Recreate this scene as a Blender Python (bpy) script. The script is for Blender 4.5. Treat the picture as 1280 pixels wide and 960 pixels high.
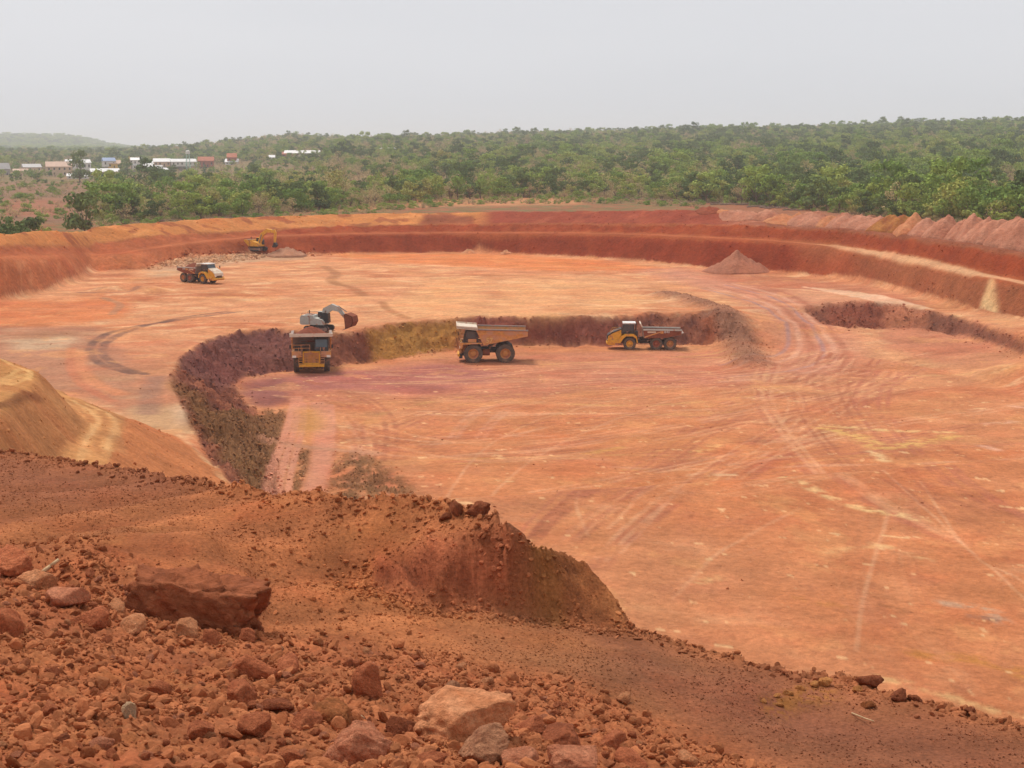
import bpy, bmesh, math, random, time
import numpy as np
from mathutils import Vector, Matrix, geometry

T0_ = time.time()
for o in list(bpy.data.objects):
    bpy.data.objects.remove(o)
SC = bpy.context.scene
COL = SC.collection

# ------------------------------------------------------------------ camera
CAM_H = 31.0                       # eye height above the lower pit floor (z = 0)
F_PX = 1900.0                      # focal length in pixels of the 1280 px wide photograph
PITCH = math.atan((480 - 185) / F_PX)
cam_d = bpy.data.cameras.new('camera')
cam_d.sensor_width = 36.0
cam_d.lens = 36.0 * F_PX / 1280.0
cam_d.clip_start = 0.2
cam_d.clip_end = 40000.0
cam = bpy.data.objects.new('camera', cam_d)
COL.objects.link(cam)
cam.location = (0, 0, CAM_H)
cam.rotation_euler = (math.pi / 2 - PITCH, 0, 0)
SC.camera = cam

# ------------------------------------------------------------------ world, sun, exposure
SUN_EL, SUN_AZ = math.radians(62), math.radians(-35)      # azimuth from +y towards +x
w = bpy.data.worlds.new('World')
SC.world = w
w.use_nodes = True
nt = w.node_tree
nt.nodes.clear()
sky = nt.nodes.new('ShaderNodeTexSky')
sky.sky_type = 'NISHITA'
sky.sun_disc = False
sky.sun_elevation = SUN_EL
sky.sun_rotation = SUN_AZ
sky.air_density = 1.0
sky.dust_density = 4.0
hs = nt.nodes.new('ShaderNodeHueSaturation')
hs.inputs['Saturation'].default_value = 0.25
bg1 = nt.nodes.new('ShaderNodeBackground')
bg1.inputs['Strength'].default_value = 0.05
tc = nt.nodes.new('ShaderNodeTexCoord')
mp = nt.nodes.new('ShaderNodeMapping')
mp.inputs['Scale'].default_value = (1.2, 1.2, 7.0)
nz = nt.nodes.new('ShaderNodeTexNoise')
nz.inputs['Scale'].default_value = 1.6
nz.inputs['Detail'].default_value = 5
rp = nt.nodes.new('ShaderNodeValToRGB')
rp.color_ramp.elements[0].position = 0.3
rp.color_ramp.elements[0].color = (0.686, 0.702, 0.742, 1)
rp.color_ramp.elements[1].position = 0.7
rp.color_ramp.elements[1].color = (0.736, 0.748, 0.782, 1)
bg2 = nt.nodes.new('ShaderNodeBackground')
bg2.inputs['Strength'].default_value = 0.99
mx = nt.nodes.new('ShaderNodeMixShader')
mx.inputs['Fac'].default_value = 0.85          # closed cloud deck over the clear sky
wo = nt.nodes.new('ShaderNodeOutputWorld')
L = nt.links.new
L(sky.outputs[0], hs.inputs['Color']); L(hs.outputs[0], bg1.inputs['Color'])
L(tc.outputs['Generated'], mp.inputs[0]); L(mp.outputs[0], nz.inputs['Vector'])
L(nz.outputs['Fac'], rp.inputs[0]); L(rp.outputs[0], bg2.inputs['Color'])
L(bg1.outputs[0], mx.inputs[1]); L(bg2.outputs[0], mx.inputs[2]); L(mx.outputs[0], wo.inputs[0])

sun_d = bpy.data.lights.new('sun', 'SUN')
sun_d.energy = 2.3
sun_d.angle = math.radians(14)
sun_d.color = (1.0, 0.95, 0.88)
sun = bpy.data.objects.new('sun', sun_d)
COL.objects.link(sun)
sd = Vector((math.sin(SUN_AZ) * math.cos(SUN_EL), math.cos(SUN_AZ) * math.cos(SUN_EL), math.sin(SUN_EL)))
sun.rotation_euler = sd.to_track_quat('Z', 'Y').to_euler()
sun.location = (0, 0, 120)

SC.view_settings.view_transform = 'Standard'
SC.view_settings.look = 'None'
SC.view_settings.exposure = 0.22
SC.view_settings.gamma = 1.0
SC.render.engine = 'CYCLES'
SC.cycles.use_denoising = True
SC.cycles.max_bounces = 5
SC.cycles.diffuse_bounces = 3
SC.cycles.volume_bounces = 1
SC.cycles.transparent_max_bounces = 6

# ------------------------------------------------------------------ helpers
def ray(px, py):
    u, v = (px - 640) / F_PX, (480 - py) / F_PX
    c, s = math.cos(PITCH), math.sin(PITCH)
    return np.array((u, c + v * s, -s + v * c))

def P(px, py, z):
    """point at height z seen in photo pixel (px, py)"""
    d = ray(px, py)
    t = (z - CAM_H) / d[2]
    return (d[0] * t, d[1] * t, z)

def PR(px, r, z):
    """point in the vertical plane of photo column px (taken at the horizon) at ground range r"""
    d = ray(px, 185)
    a = math.atan2(d[0], d[1])
    return (math.sin(a) * r, math.cos(a) * r, z)

def s2l(c):
    c = c / 255.0
    return c / 12.92 if c <= 0.04045 else ((c + 0.055) / 1.055) ** 2.4

ALB = 0.86
def CC(r, g, b, k=1.0):
    return np.array((s2l(r), s2l(g), s2l(b))) * ALB * k

_rs = np.random.RandomState(7)
_perm = _rs.permutation(4096)
_g = _rs.rand(4096) * 2 * np.pi
_gx, _gy = np.cos(_g).astype(np.float32), np.sin(_g).astype(np.float32)
def _h(i, j):
    return _perm[(_perm[i & 4095] + j) & 4095]
def perlin(x, y):
    xi = np.floor(x).astype(np.int64); yi = np.floor(y).astype(np.int64)
    fx = (x - xi).astype(np.float32); fy = (y - yi).astype(np.float32)
    u = fx * fx * fx * (fx * (fx * 6 - 15) + 10); v = fy * fy * fy * (fy * (fy * 6 - 15) + 10)
    def gr(i, j, dx, dy):
        h = _h(i, j)
        return _gx[h] * dx + _gy[h] * dy
    a = gr(xi, yi, fx, fy); b = gr(xi + 1, yi, fx - 1, fy)
    c = gr(xi, yi + 1, fx, fy - 1); d = gr(xi + 1, yi + 1, fx - 1, fy - 1)
    return (a + u * (b - a) + v * ((c + u * (d - c)) - (a + u * (b - a)))) * 1.5
def fbm(x, y, octv=4, gain=0.5):
    s = 0; a = 1.0; n = 0
    for k in range(octv):
        s = s + a * perlin(x * 2 ** k + 17.3 * k, y * 2 ** k - 9.1 * k)
        n += a; a *= gain
    return s / n
def sstep(e0, e1, x):
    t = np.clip((x - e0) / (e1 - e0), 0, 1)
    return t * t * (3 - 2 * t)

def tag(o, label=None, cat=None, group=None, kind=None):
    if label: o['label'] = label
    if cat: o['category'] = cat
    if group: o['group'] = group
    if kind: o['kind'] = kind
    return o

# ------------------------------------------------------------------ materials
def mat(name, col=(0.5, 0.5, 0.5), rough=0.8, spec=0.2, metal=0.0, noise=0.0, nscale=2.0, attr=None, bump=0.0, bscale=20.0,
        bdist=0.02, rnd=0.0, dust=None, dustamt=0.0, bdetail=8):
    m = bpy.data.materials.new(name)
    m.use_nodes = True
    t = m.node_tree
    b = t.nodes['Principled BSDF']
    b.inputs['Roughness'].default_value = rough
    b.inputs['Specular IOR Level'].default_value = spec
    b.inputs['Metallic'].default_value = metal
    c4 = (*col, 1)
    src = None
    co = t.nodes.new('ShaderNodeTexCoord')
    if attr:
        a = t.nodes.new('ShaderNodeAttribute'); a.attribute_name = attr
        src = a.outputs['Color']
    else:
        a = t.nodes.new('ShaderNodeRGB'); a.outputs[0].default_value = c4
        src = a.outputs[0]
    if noise > 0:
        n = t.nodes.new('ShaderNodeTexNoise'); n.inputs['Scale'].default_value = nscale
        n.inputs['Detail'].default_value = 9; n.inputs['Roughness'].default_value = 0.62
        t.links.new(co.outputs['Object'], n.inputs['Vector'])
        mr = t.nodes.new('ShaderNodeMapRange')
        mr.inputs['From Min'].default_value = 0.3; mr.inputs['From Max'].default_value = 0.7
        mr.inputs['To Min'].default_value = 1 - noise; mr.inputs['To Max'].default_value = 1 + noise
        t.links.new(n.outputs['Fac'], mr.inputs['Value'])
        v = t.nodes.new('ShaderNodeVectorMath'); v.operation = 'SCALE'
        t.links.new(src, v.inputs[0]); t.links.new(mr.outputs[0], v.inputs['Scale'])
        src = v.outputs[0]
    if rnd > 0:
        oi = t.nodes.new('ShaderNodeObjectInfo')
        mr = t.nodes.new('ShaderNodeMapRange')
        mr.inputs['To Min'].default_value = 1 - rnd; mr.inputs['To Max'].default_value = 1 + rnd
        t.links.new(oi.outputs['Random'], mr.inputs['Value'])
        v = t.nodes.new('ShaderNodeVectorMath'); v.operation = 'SCALE'
        t.links.new(src, v.inputs[0]); t.links.new(mr.outputs[0], v.inputs['Scale'])
        src = v.outputs[0]
    if dust is not None:
        n = t.nodes.new('ShaderNodeTexNoise'); n.inputs['Scale'].default_value = 1.3
        n.inputs['Detail'].default_value = 7
        t.links.new(co.outputs['Object'], n.inputs['Vector'])
        mr = t.nodes.new('ShaderNodeMapRange')
        mr.inputs['From Min'].default_value = 0.62 - dustamt * 0.4; mr.inputs['From Max'].default_value = 0.75 - dustamt * 0.25
        t.links.new(n.outputs['Fac'], mr.inputs['Value'])
        mi = t.nodes.new('ShaderNodeMix'); mi.data_type = 'RGBA'
        mi.inputs['B'].default_value = (*dust, 1)
        t.links.new(mr.outputs[0], mi.inputs['Factor']); t.links.new(src, mi.inputs['A'])
        src = mi.outputs['Result']
    t.links.new(src, b.inputs['Base Color'])
    if bump > 0:
        n = t.nodes.new('ShaderNodeTexNoise'); n.inputs['Scale'].default_value = bscale
        n.inputs['Detail'].default_value = bdetail; n.inputs['Roughness'].default_value = 0.65
        t.links.new(co.outputs['Object'], n.inputs['Vector'])
        bp = t.nodes.new('ShaderNodeBump'); bp.inputs['Strength'].default_value = bump; bp.inputs['Distance'].default_value = bdist
        t.links.new(n.outputs['Fac'], bp.inputs['Height']); t.links.new(bp.outputs[0], b.inputs['Normal'])
    return m

def soil_mat(name, big, mid, streak, speck, bump, bscale, bdist):
    """bare earth: vertex soil colour broken up by mottling, drag streaks, tint shifts and dark crumbs"""
    m = bpy.data.materials.new(name); m.use_nodes = True
    t = m.node_tree; N = t.nodes.new; l = t.links.new
    b = t.nodes['Principled BSDF']; b.inputs['Roughness'].default_value = 0.95; b.inputs['Specular IOR Level'].default_value = 0.08
    at = N('ShaderNodeAttribute'); at.attribute_name = 'Col'
    co = N('ShaderNodeTexCoord'); src = at.outputs['Color']
    def noise(scale, det, rough, vec=None):
        n = N('ShaderNodeTexNoise'); n.inputs['Scale'].default_value = scale; n.inputs['Detail'].default_value = det; n.inputs['Roughness'].default_value = rough
        l(vec or co.outputs['Object'], n.inputs['Vector']); return n.outputs['Fac']
    def rng(f, lo, hi, f0=.32, f1=.68):
        r = N('ShaderNodeMapRange'); r.inputs['From Min'].default_value = f0; r.inputs['From Max'].default_value = f1
        r.inputs['To Min'].default_value = lo; r.inputs['To Max'].default_value = hi; l(f, r.inputs['Value']); return r.outputs[0]
    def mul(c, f):
        v = N('ShaderNodeVectorMath'); v.operation = 'SCALE'; l(c, v.inputs[0]); l(f, v.inputs['Scale']); return v.outputs[0]
    def tint(c, f, rgb):
        x = N('ShaderNodeMix'); x.data_type = 'RGBA'; x.blend_type = 'MULTIPLY'; x.inputs['B'].default_value = (*rgb, 1)
        l(f, x.inputs['Factor']); l(c, x.inputs['A']); return x.outputs['Result']
    src = mul(src, rng(noise(big[0], 9, .68), 1 - big[1], 1 + big[1]))
    src = mul(src, rng(noise(mid[0], 6, .7), 1 - mid[1], 1 + mid[1]))
    mp_ = N('ShaderNodeMapping'); mp_.inputs['Scale'].default_value = (streak[0] * .35, streak[0], streak[0]); mp_.inputs['Rotation'].default_value = (0, 0, .12)
    l(co.outputs['Object'], mp_.inputs[0])
    src = mul(src, rng(noise(1.0, 5, .6, mp_.outputs[0]), 1 - streak[1], 1 + streak[1]))
    src = tint(src, rng(noise(big[0] * .6, 5, .6), 0, 1, .5, .66), (1.0, .88, .86))
    src = tint(src, rng(noise(big[0] * .45, 6, .62), 0, .8, .53, .7), (1.0, 1.05, .95))
    v = N('ShaderNodeTexVoronoi'); v.inputs['Scale'].default_value = speck[0]; l(co.outputs['Object'], v.inputs['Vector'])
    sp_ = rng(v.outputs['Distance'], 1, 0, .06, .16)
    mk = rng(noise(speck[0] * .12, 3, .6), 0, speck[1], .48, .62)
    mm = N('ShaderNodeMath'); mm.operation = 'MULTIPLY'; l(sp_, mm.inputs[0]); l(mk, mm.inputs[1])
    src = tint(src, mm.outputs[0], (.45, .40, .40))
    l(src, b.inputs['Base Color'])
    bp = N('ShaderNodeBump'); bp.inputs['Strength'].default_value = bump; bp.inputs['Distance'].default_value = bdist
    l(noise(bscale, 8, .68), bp.inputs['Height']); l(bp.outputs[0], b.inputs['Normal'])
    return m

# ------------------------------------------------------------------ terrain: break lines (photo pixel x, y, height)
def chain(l): return [P(*p) for p in l]
toe = chain([(-220, 398, 4.5), (-80, 386, 4.5), (0, 377, 4.5), (55, 366, 4.5), (98, 350, 4.5), (112, 339, 4.5), (175, 338, 4.5), (240, 327, 4.5), (310, 321, 4.5),
             (375, 320, 4.5), (440, 317, 4.5), (600, 316, 4.5), (700, 321, 4.5), (800, 327, 4.5), (880, 335, 4.5), (960, 340, 4.5),
             (1040, 347, 4.5), (1078, 353, 4.5), (1120, 363, 4.5), (1170, 376, 4.5), (1220, 389, 4.5), (1280, 399, 4.5), (1350, 414, 4.5), (1500, 450, 4.5)])
toe_a = np.array([math.atan2(p[0], p[1]) for p in toe]); toe_r = np.array([math.hypot(p[0], p[1]) for p in toe])
def above(px_list, a_ref, r_ref, off):
    """line seen at the given pixels, standing `off` metres behind a reference line; its height follows from the sight line"""
    o_ = []
    for px, py in px_list:
        d = ray(px, py)
        r = float(np.interp(math.atan2(d[0], d[1]), a_ref, r_ref)) + off
        t = r / math.hypot(d[0], d[1])
        o_.append((d[0] * t, d[1] * t, CAM_H + d[2] * t))
    return o_
def ar(l): return np.array([math.atan2(p[0], p[1]) for p in l]), np.array([math.hypot(p[0], p[1]) for p in l])
b1a = above([(-220, 322), (-80, 324), (0, 323), (80, 322), (115, 320), (150, 318), (210, 308), (270, 301), (340, 296), (440, 293), (560, 292), (700, 292), (800, 294), (900, 299), (960, 302),
             (1000, 305), (1040, 309), (1100, 319), (1160, 331), (1220, 345), (1280, 357), (1350, 371), (1500, 400)], toe_a, toe_r, 5.0)
b1b = above([(-220, 320), (-80, 321), (0, 320), (80, 318.5), (115, 317), (150, 315), (210, 305), (270, 298), (340, 293.5), (440, 290.5), (560, 289.7), (700, 289.7), (800, 291), (900, 295.5), (960, 298),
             (1000, 302), (1040, 305.5), (1100, 314.5), (1160, 325.5), (1220, 338.5), (1280, 350), (1350, 363), (1500, 390)], *ar(b1a), 7.0)
cre = above([(-220, 306), (-80, 308), (0, 307), (120, 305), (190, 295), (250, 291), (320, 287.5), (440, 282), (560, 280), (700, 279), (850, 280), (960, 281.5), (1060, 285), (1120, 291),
             (1180, 299), (1240, 309), (1280, 315), (1350, 327), (1500, 350)], *ar(b1b), 5.5)
cre_z = [p[2] for p in cre]
print('crest z', [round(z, 1) for z in cre_z], 'bench z', [round(p[2], 1) for p in b1a])
def out(l, d, z, n0=0, n1=None):
    r = []
    for p in l[n0:n1]:
        k = math.hypot(p[0], p[1]); s = (k + d) / k
        r.append((p[0] * s, p[1] * s, z))
    return r
NB = 11                                                     # crest vertices that carry the earth berm
bermtop = above([(-220, 288), (-80, 288), (0, 289), (45, 282), (110, 283), (180, 277), (250, 272), (330, 269.5), (440, 267), (560, 265.5), (640, 263.5), (760, 262.5), (860, 260.5), (905, 264), (940, 273)], *ar(cre), 11.0)
print('berm z', [round(p[2], 1) for p in bermtop])
def zout(x, y):
    px = 640 + x / max(y, 1.0) * F_PX / math.cos(PITCH) if y > 0 else (0 if x < 0 else 1280)
    return float(np.interp(px, [180, 500], [9.4, 12.0]))
bermback = [(p[0], p[1], zout(p[0], p[1])) for p in out(bermtop, 8, 12.0)]
rimroad = out(cre, 22, 12.2, 12)

scarp_top = chain([(322, 640, 4.0), (292, 604, 4.0), (262, 571, 4.1), (240, 533, 4.2), (226, 500, 4.2), (214, 472, 4.2), (228, 446, 4.2), (262, 424, 4.2), (300, 414, 4.2),
                   (340, 411, 4.3), (372, 414, 4.1), (420, 417, 4.0), (450, 413, 4.0), (485, 405, 4.2), (530, 401, 4.2), (572, 399, 4.2), (602, 394, 4.6),
                   (650, 398, 4.2), (720, 396, 4.3), (790, 394, 4.3), (820, 390, 4.5), (860, 392, 4.3), (890, 389, 4.4), (912, 396, 4.0), (930, 408, 3.2), (942, 424, 1.4)])
scarp_base = chain([(378, 650, 0.1), (352, 612, 0.1), (345, 575, 0.1), (333, 540, 0.1), (318, 516, 0.2), (300, 497, 0.2), (290, 482, 0.2), (304, 471, 0.1), (340, 465, 0.0), (365, 463, 0.0), (420, 457, 0.0), (480, 450, 0.0),
                    (540, 441, 0.0), (575, 437, 0.0), (660, 432, 0.0), (760, 432, 0.0), (860, 431, 0.0), (915, 431, 0.2), (946, 432, 0.6)])
bank_top = chain([(1000, 384, 3.4), (1030, 379, 4.1), (1070, 377, 4.4), (1120, 380, 4.3), (1165, 390, 4.2), (1205, 397, 4.2), (1280, 421, 4.2), (1350, 445, 4.2), (1500, 490, 4.2)])
bank_base = chain([(1012, 393, 2.5), (1030, 404, 2.0), (1065, 411, 1.9), (1110, 409, 1.9), (1150, 410, 1.9), (1200, 419, 1.7), (1240, 432, 1.6), (1280, 446, 1.5), (1350, 470, 1.4), (1500, 520, 1.3)])
floor_r = chain([(960, 432, 0.5), (1040, 440, 0.5), (1120, 452, 0.2), (1200, 468, 0.0), (1300, 500, 0.0), (1500, 560, 0.0)])

m_edge = chain([(-160, 640, 19.0), (-60, 562, 17.3), (0, 517, 16.0), (25, 494, 15.3), (46, 475, 14.6)])
m_crest = chain([(-200, 432, 16.8), (-60, 437, 16.2), (0, 446, 15.4), (32, 455, 14.9), (47, 465, 14.5)])
m_toe = chain([(70, 492, 9.4), (92, 512, 10.2), (106, 530, 10.8), (98, 547, 11.2), (76, 572, 11.9), (48, 596, 12.6)])
r_edge = chain([(72, 490, 8.9), (110, 503, 9.2), (138, 516, 9.5), (153, 526, 9.8), (151, 543, 10.2), (143, 562, 10.7), (134, 584, 11.3)])
m_back = [PR(-200, 180, 4.6), PR(-60, 168, 4.6), PR(0, 160, 4.6), PR(60, 158, 4.6)]
f_toe = [PR(95, 156, 4.6)] + chain([(160, 538, 4.6), (214, 543, 4.5), (243, 562, 4.4), (264, 582, 4.2), (287, 604, 4.1), (316, 640, 4.1)])

lip_px = [(-260, 512, 24.6), (-120, 540, 24.5), (-60, 550, 24.5), (0, 560, 24.5), (75, 573, 24.5), (120, 577, 24.5), (165, 585, 24.55), (215, 595, 24.6), (285, 603, 24.7),
          (340, 609, 24.75), (400, 612, 24.8), (440, 616, 24.85), (480, 615, 24.9), (515, 613, 24.95), (535, 620, 24.9), (565, 624, 24.95), (600, 633, 24.9),
          (626, 645, 24.9), (641, 659, 24.85), (663, 671, 24.6), (700, 681, 24.3), (732, 691, 24.1), (752, 718, 23.75), (774, 750, 23.4), (798, 786, 23.0),
          (830, 796, 22.95), (880, 809, 22.9), (950, 829, 22.9), (1000, 838, 22.95), (1085, 845, 23.0), (1098, 862, 22.95), (1150, 871, 22.95), (1200, 885, 22.95),
          (1280, 906, 23.0), (1350, 925, 23.0), (1500, 965, 23.0)]
lip = chain(lip_px)
lipdrop = out(lip, 0.7, 0)
lipdrop = [(p[0], p[1], q[2] - 1.6) for p, q in zip(lipdrop, lip)]
liptoe = []
for p, q in zip(lip, lip_px):
    k = math.hypot(p[0], p[1]); s = (k + 24.0) / k
    liptoe.append((p[0] * s, p[1] * s, 9.0 if q[0] < 130 else (5.0 if q[0] < 300 else 0.0)))
m_top = chain([(470, 703, 24.15), (505, 690, 24.3), (545, 676, 24.5), (590, 668, 24.65), (630, 672, 24.65), (655, 684, 24.55), (690, 696, 24.2), (722, 704, 23.95)])
m_base = chain([(462, 735, 23.85), (500, 745, 23.75), (540, 755, 23.65), (600, 766, 23.5), (660, 774, 23.35), (730, 782, 23.15), (788, 788, 23.0)])
pile_b = chain([(-260, 640, 24.6), (-100, 668, 24.6), (0, 690, 24.5), (70, 692, 24.5), (120, 702, 24.4), (180, 738, 24.3), (250, 770, 24.1), (325, 787, 24.0), (450, 803, 23.9),
                (600, 833, 23.7), (700, 851, 23.6), (830, 905, 23.4), (960, 962, 23.3), (1060, 1015, 23.2)])
pile_c = chain([(-260, 960, 26.8), (0, 960, 26.6), (160, 960, 26.5), (320, 960, 26.2), (480, 960, 25.9), (600, 960, 25.6), (720, 960, 25.1), (820, 975, 24.5)])
loose = [P(0, 800, 25.35), P(200, 850, 25.2), P(420, 880, 24.95), P(640, 900, 24.45), (0, 0.3, 29.3), (-2, 3, 29.0), (2, 3, 28.7), (0, 6, 28.2), (-4, -4, 29.3), (4, -4, 29.3),
         (0, -14, 29.3), (-20, -8, 28.5), (20, -8, 26), (16, 4, 24.5), (26, 6, 23.2), (40, -4, 23.2), (-22, 4, 28)]
loose += [P(1000, 900, 23.1), P(1250, 950, 23.15), P(850, 840, 23.2), P(700, 800, 23.4), P(480, 765, 23.8), P(150, 640, 24.55), P(0, 630, 24.55), P(330, 650, 24.6)]
ring = [(math.sin(a) * 16000, math.cos(a) * 16000, 12.0) for a in np.linspace(0, 2 * math.pi, 24, endpoint=False)]
midring = [(math.sin(math.radians(a)) * 760, math.cos(math.radians(a)) * 760, 12.0) for a in range(-80, 81, 4)]
midring = [(p[0], p[1], zout(p[0], p[1])) for p in midring]
sides = [(-190, 120, 10), (-230, 230, 9.5), (-240, 330, 9.5), (200, 100, 12), (240, 160, 12), (240, 280, 12), (-110, 0, 20), (110, 0, 18), (0, -60, 20)]

LINES = [toe, b1a, b1b, cre, bermtop, bermback, rimroad, scarp_top, scarp_base, bank_top, bank_base, floor_r, m_edge, m_crest, m_toe, r_edge, m_back, f_toe,
         lip, lipdrop, liptoe, m_top, m_base, pile_b, pile_c]
V3, ED = [], []
for ln in LINES:
    i0 = len(V3)
    V3 += ln
    ED += [(i0 + k, i0 + k + 1) for k in range(len(ln) - 1)]
V3 += loose + ring + midring + sides
ov, oe, of, orv, ore, orf = geometry.delaunay_2d_cdt([Vector(p[:2]) for p in V3], ED, [], 0, 1e-4)
tz = np.zeros(len(ov)); bad = []
for i, src in enumerate(orv):
    if src: tz[i] = V3[src[0]][2]
    else: bad.append(i)
good = [i for i in range(len(ov)) if orv[i]]
gxy = np.array([ov[i][:] for i in good]); gz = tz[good]
for i in bad:
    d = np.hypot(*(gxy - np.array(ov[i][:])).T); k = np.argsort(d)[:2]
    tz[i] = np.average(gz[k], weights=1 / (d[k] + 1e-6))
txy = np.array([v[:] for v in ov])
print('TIN verts', len(ov), 'crossings', len(bad), [tuple(round(c, 1) for c in ov[i]) for i in bad][:12])

# ------------------------------------------------------------------ terrain: polar sheet
az = np.concatenate([-np.geomspace(180, 22.4, 44), np.arange(-22, 22.01, 0.056), np.geomspace(22.4, 180, 44)])
az = np.radians(az)
rr = [0.4]
def ext(r1, f):
    while rr[-1] < r1: rr.append(rr[-1] + f(rr[-1]))
ext(11, lambda r: 0.5); ext(42, lambda r: 0.0046 * r); ext(78, lambda r: 0.9); ext(205, lambda r: 0.42); ext(262, lambda r: 0.36); ext(318, lambda r: 0.75)
ext(465, lambda r: 0.55); ext(640, lambda r: 2.2); ext(3200, lambda r: r * 0.022); ext(14000, lambda r: r * 0.06)
rr = np.array(rr)
NA, NR = len(az), len(rr)
A, R = np.meshgrid(az, rr)                 # rows = radius
X = (np.sin(A) * R).astype(np.float64); Y = (np.cos(A) * R).astype(np.float64)
print('grid', NA, NR, NA * NR)
Z = np.full(X.shape, 12.0)
xf, yf = X.ravel(), Y.ravel()
order = np.argsort(xf, kind='stable'); xs = xf[order]
zf = Z.ravel()
for f in of:
    p = txy[list(f)]; q = tz[list(f)]
    lo, hi = np.searchsorted(xs, [p[:, 0].min() - 1e-6, p[:, 0].max() + 1e-6])
    idx = order[lo:hi]
    m = (yf[idx] >= p[:, 1].min() - 1e-6) & (yf[idx] <= p[:, 1].max() + 1e-6)
    idx = idx[m]
    if not len(idx): continue
    d = (p[1, 1] - p[2, 1]) * (p[0, 0] - p[2, 0]) + (p[2, 0] - p[1, 0]) * (p[0, 1] - p[2, 1])
    if abs(d) < 1e-12: continue
    a = ((p[1, 1] - p[2, 1]) * (xf[idx] - p[2, 0]) + (p[2, 0] - p[1, 0]) * (yf[idx] - p[2, 1])) / d
    b = ((p[2, 1] - p[0, 1]) * (xf[idx] - p[2, 0]) + (p[0, 0] - p[2, 0]) * (yf[idx] - p[2, 1])) / d
    c = 1 - a - b
    ins = (a > -1e-6) & (b > -1e-6) & (c > -1e-6)
    zf[idx[ins]] = a[ins] * q[0] + b[ins] * q[1] + c[ins] * q[2]
Z = zf.reshape(X.shape)
def blur(M, kr, ka, n=2):
    for _ in range(n):
        for ax, k in ((0, kr), (1, ka)):
            if k < 1: continue
            c = np.cumsum(np.pad(M, [(k + 1, k) if a == ax else (0, 0) for a in (0, 1)], mode='edge'), axis=ax)
            w = 2 * k + 1
            M = (np.take(c, np.arange(w, c.shape[ax]), axis=ax) - np.take(c, np.arange(0, c.shape[ax] - w), axis=ax)) / w
    return M
near_rows = R < 20
Zb = blur(Z, 1, 3, 2)
Z = np.where(R < 60, blur(Z, 1, 2, 1), Zb)

def poly(pts):
    return np.array([p[:2] for p in pts])
def pip(pg, x, y):
    r = np.zeros(x.shape, bool)
    x0, y0 = pg.min(0); x1, y1 = pg.max(0)
    m = (x >= x0) & (x <= x1) & (y >= y0) & (y <= y1)
    xx, yy = x[m], y[m]
    rr_ = np.zeros(xx.shape, bool)
    n = len(pg)
    for i in range(n):
        xa, ya = pg[i]; xb, yb = pg[(i + 1) % n]
        if ya == yb: continue
        cnd = (ya > yy) != (yb > yy)
        rr_ ^= cnd & (xx < (xb - xa) * (yy - ya) / (yb - ya) + xa)
    r[m] = rr_
    return r
back = [(700, -300, 0), (-700, -300, 0)]
R_near = pip(poly(lip + back), X, Y)
R_lipface = pip(poly(liptoe + back), X, Y) & ~R_near
R_pile = pip(poly(pile_b + [(30, -5, 0)] + back), X, Y)
R_inpit = pip(poly(toe + [(700, 0, 0)] + back), X, Y) & ~R_near
R_increst = pip(poly(cre + [(700, 0, 0)] + back), X, Y)
R_wall = R_increst & ~R_inpit & ~R_near
R_out = ~R_increst & ~R_near
R_scarp = pip(poly(scarp_top + scarp_base[::-1]), X, Y)
R_bank = pip(poly(bank_top + bank_base[::-1]), X, Y)
R_lower = pip(poly(scarp_base + floor_r + liptoe[::-1][:-9]), X, Y)
R_mound = pip(poly(m_back + f_toe + [liptoe[8], liptoe[5], liptoe[2], (-120, 50, 0)]), X, Y) & ~R_near & R_inpit
R_bermf = pip(poly(cre[:12] + bermback[::-1]), X, Y)
R_mface = pip(poly(m_top + lip[21:25] + m_base[::-1]), X, Y) & R_near

# far relief
PXc = 640 + (X / np.maximum(Y, 1e-3)) * F_PX / math.cos(PITCH)
front = Y > 1
PXc = np.where(front, PXc, np.where(X < 0, -500, 1800))
PXc = np.clip(PXc, -500, 1800)
SKX = [-500, 0, 130, 230, 300, 360, 450, 560, 720, 860, 1000, 1100, 1180, 1280, 1800]
SKY_ = [180, 183, 184, 177, 171, 166, 169, 166, 161, 158, 156, 154, 151, 150, 150]
ysk = np.interp(PXc, SKX, SKY_)
zr = CAM_H + (185 - ysk) / F_PX * 2500 - 11
r0 = np.interp(PXc, [-500, 200, 420, 1800], [1500, 1460, 730, 640])
rise = np.clip((R - r0) / (2500 - r0), 0, 1)
zb0 = np.interp(PXc, [180, 500], [9.4, 12.0])
zfar = zb0 + (zr - 12) * (0.75 * rise + 0.25 * sstep(0, 1, rise)) - sstep(2600, 3600, R) * (zr - 12) * 0.6
zfar = zfar + fbm(X / 260, Y / 260, 3) * 5.0 * sstep(860, 1700, R)
zfar = zfar + np.exp(-((R - 6800) / 1300) ** 2) * 62 * sstep(190, 60, PXc) * (1 + 0.25 * fbm(X / 500, Y / 500, 2))
Z = np.where(R > 780, zfar, Z)
Z = np.where((R > 560) & (R <= 780), zb0 + (zfar - zb0) * sstep(620, 780, R), Z)
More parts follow.
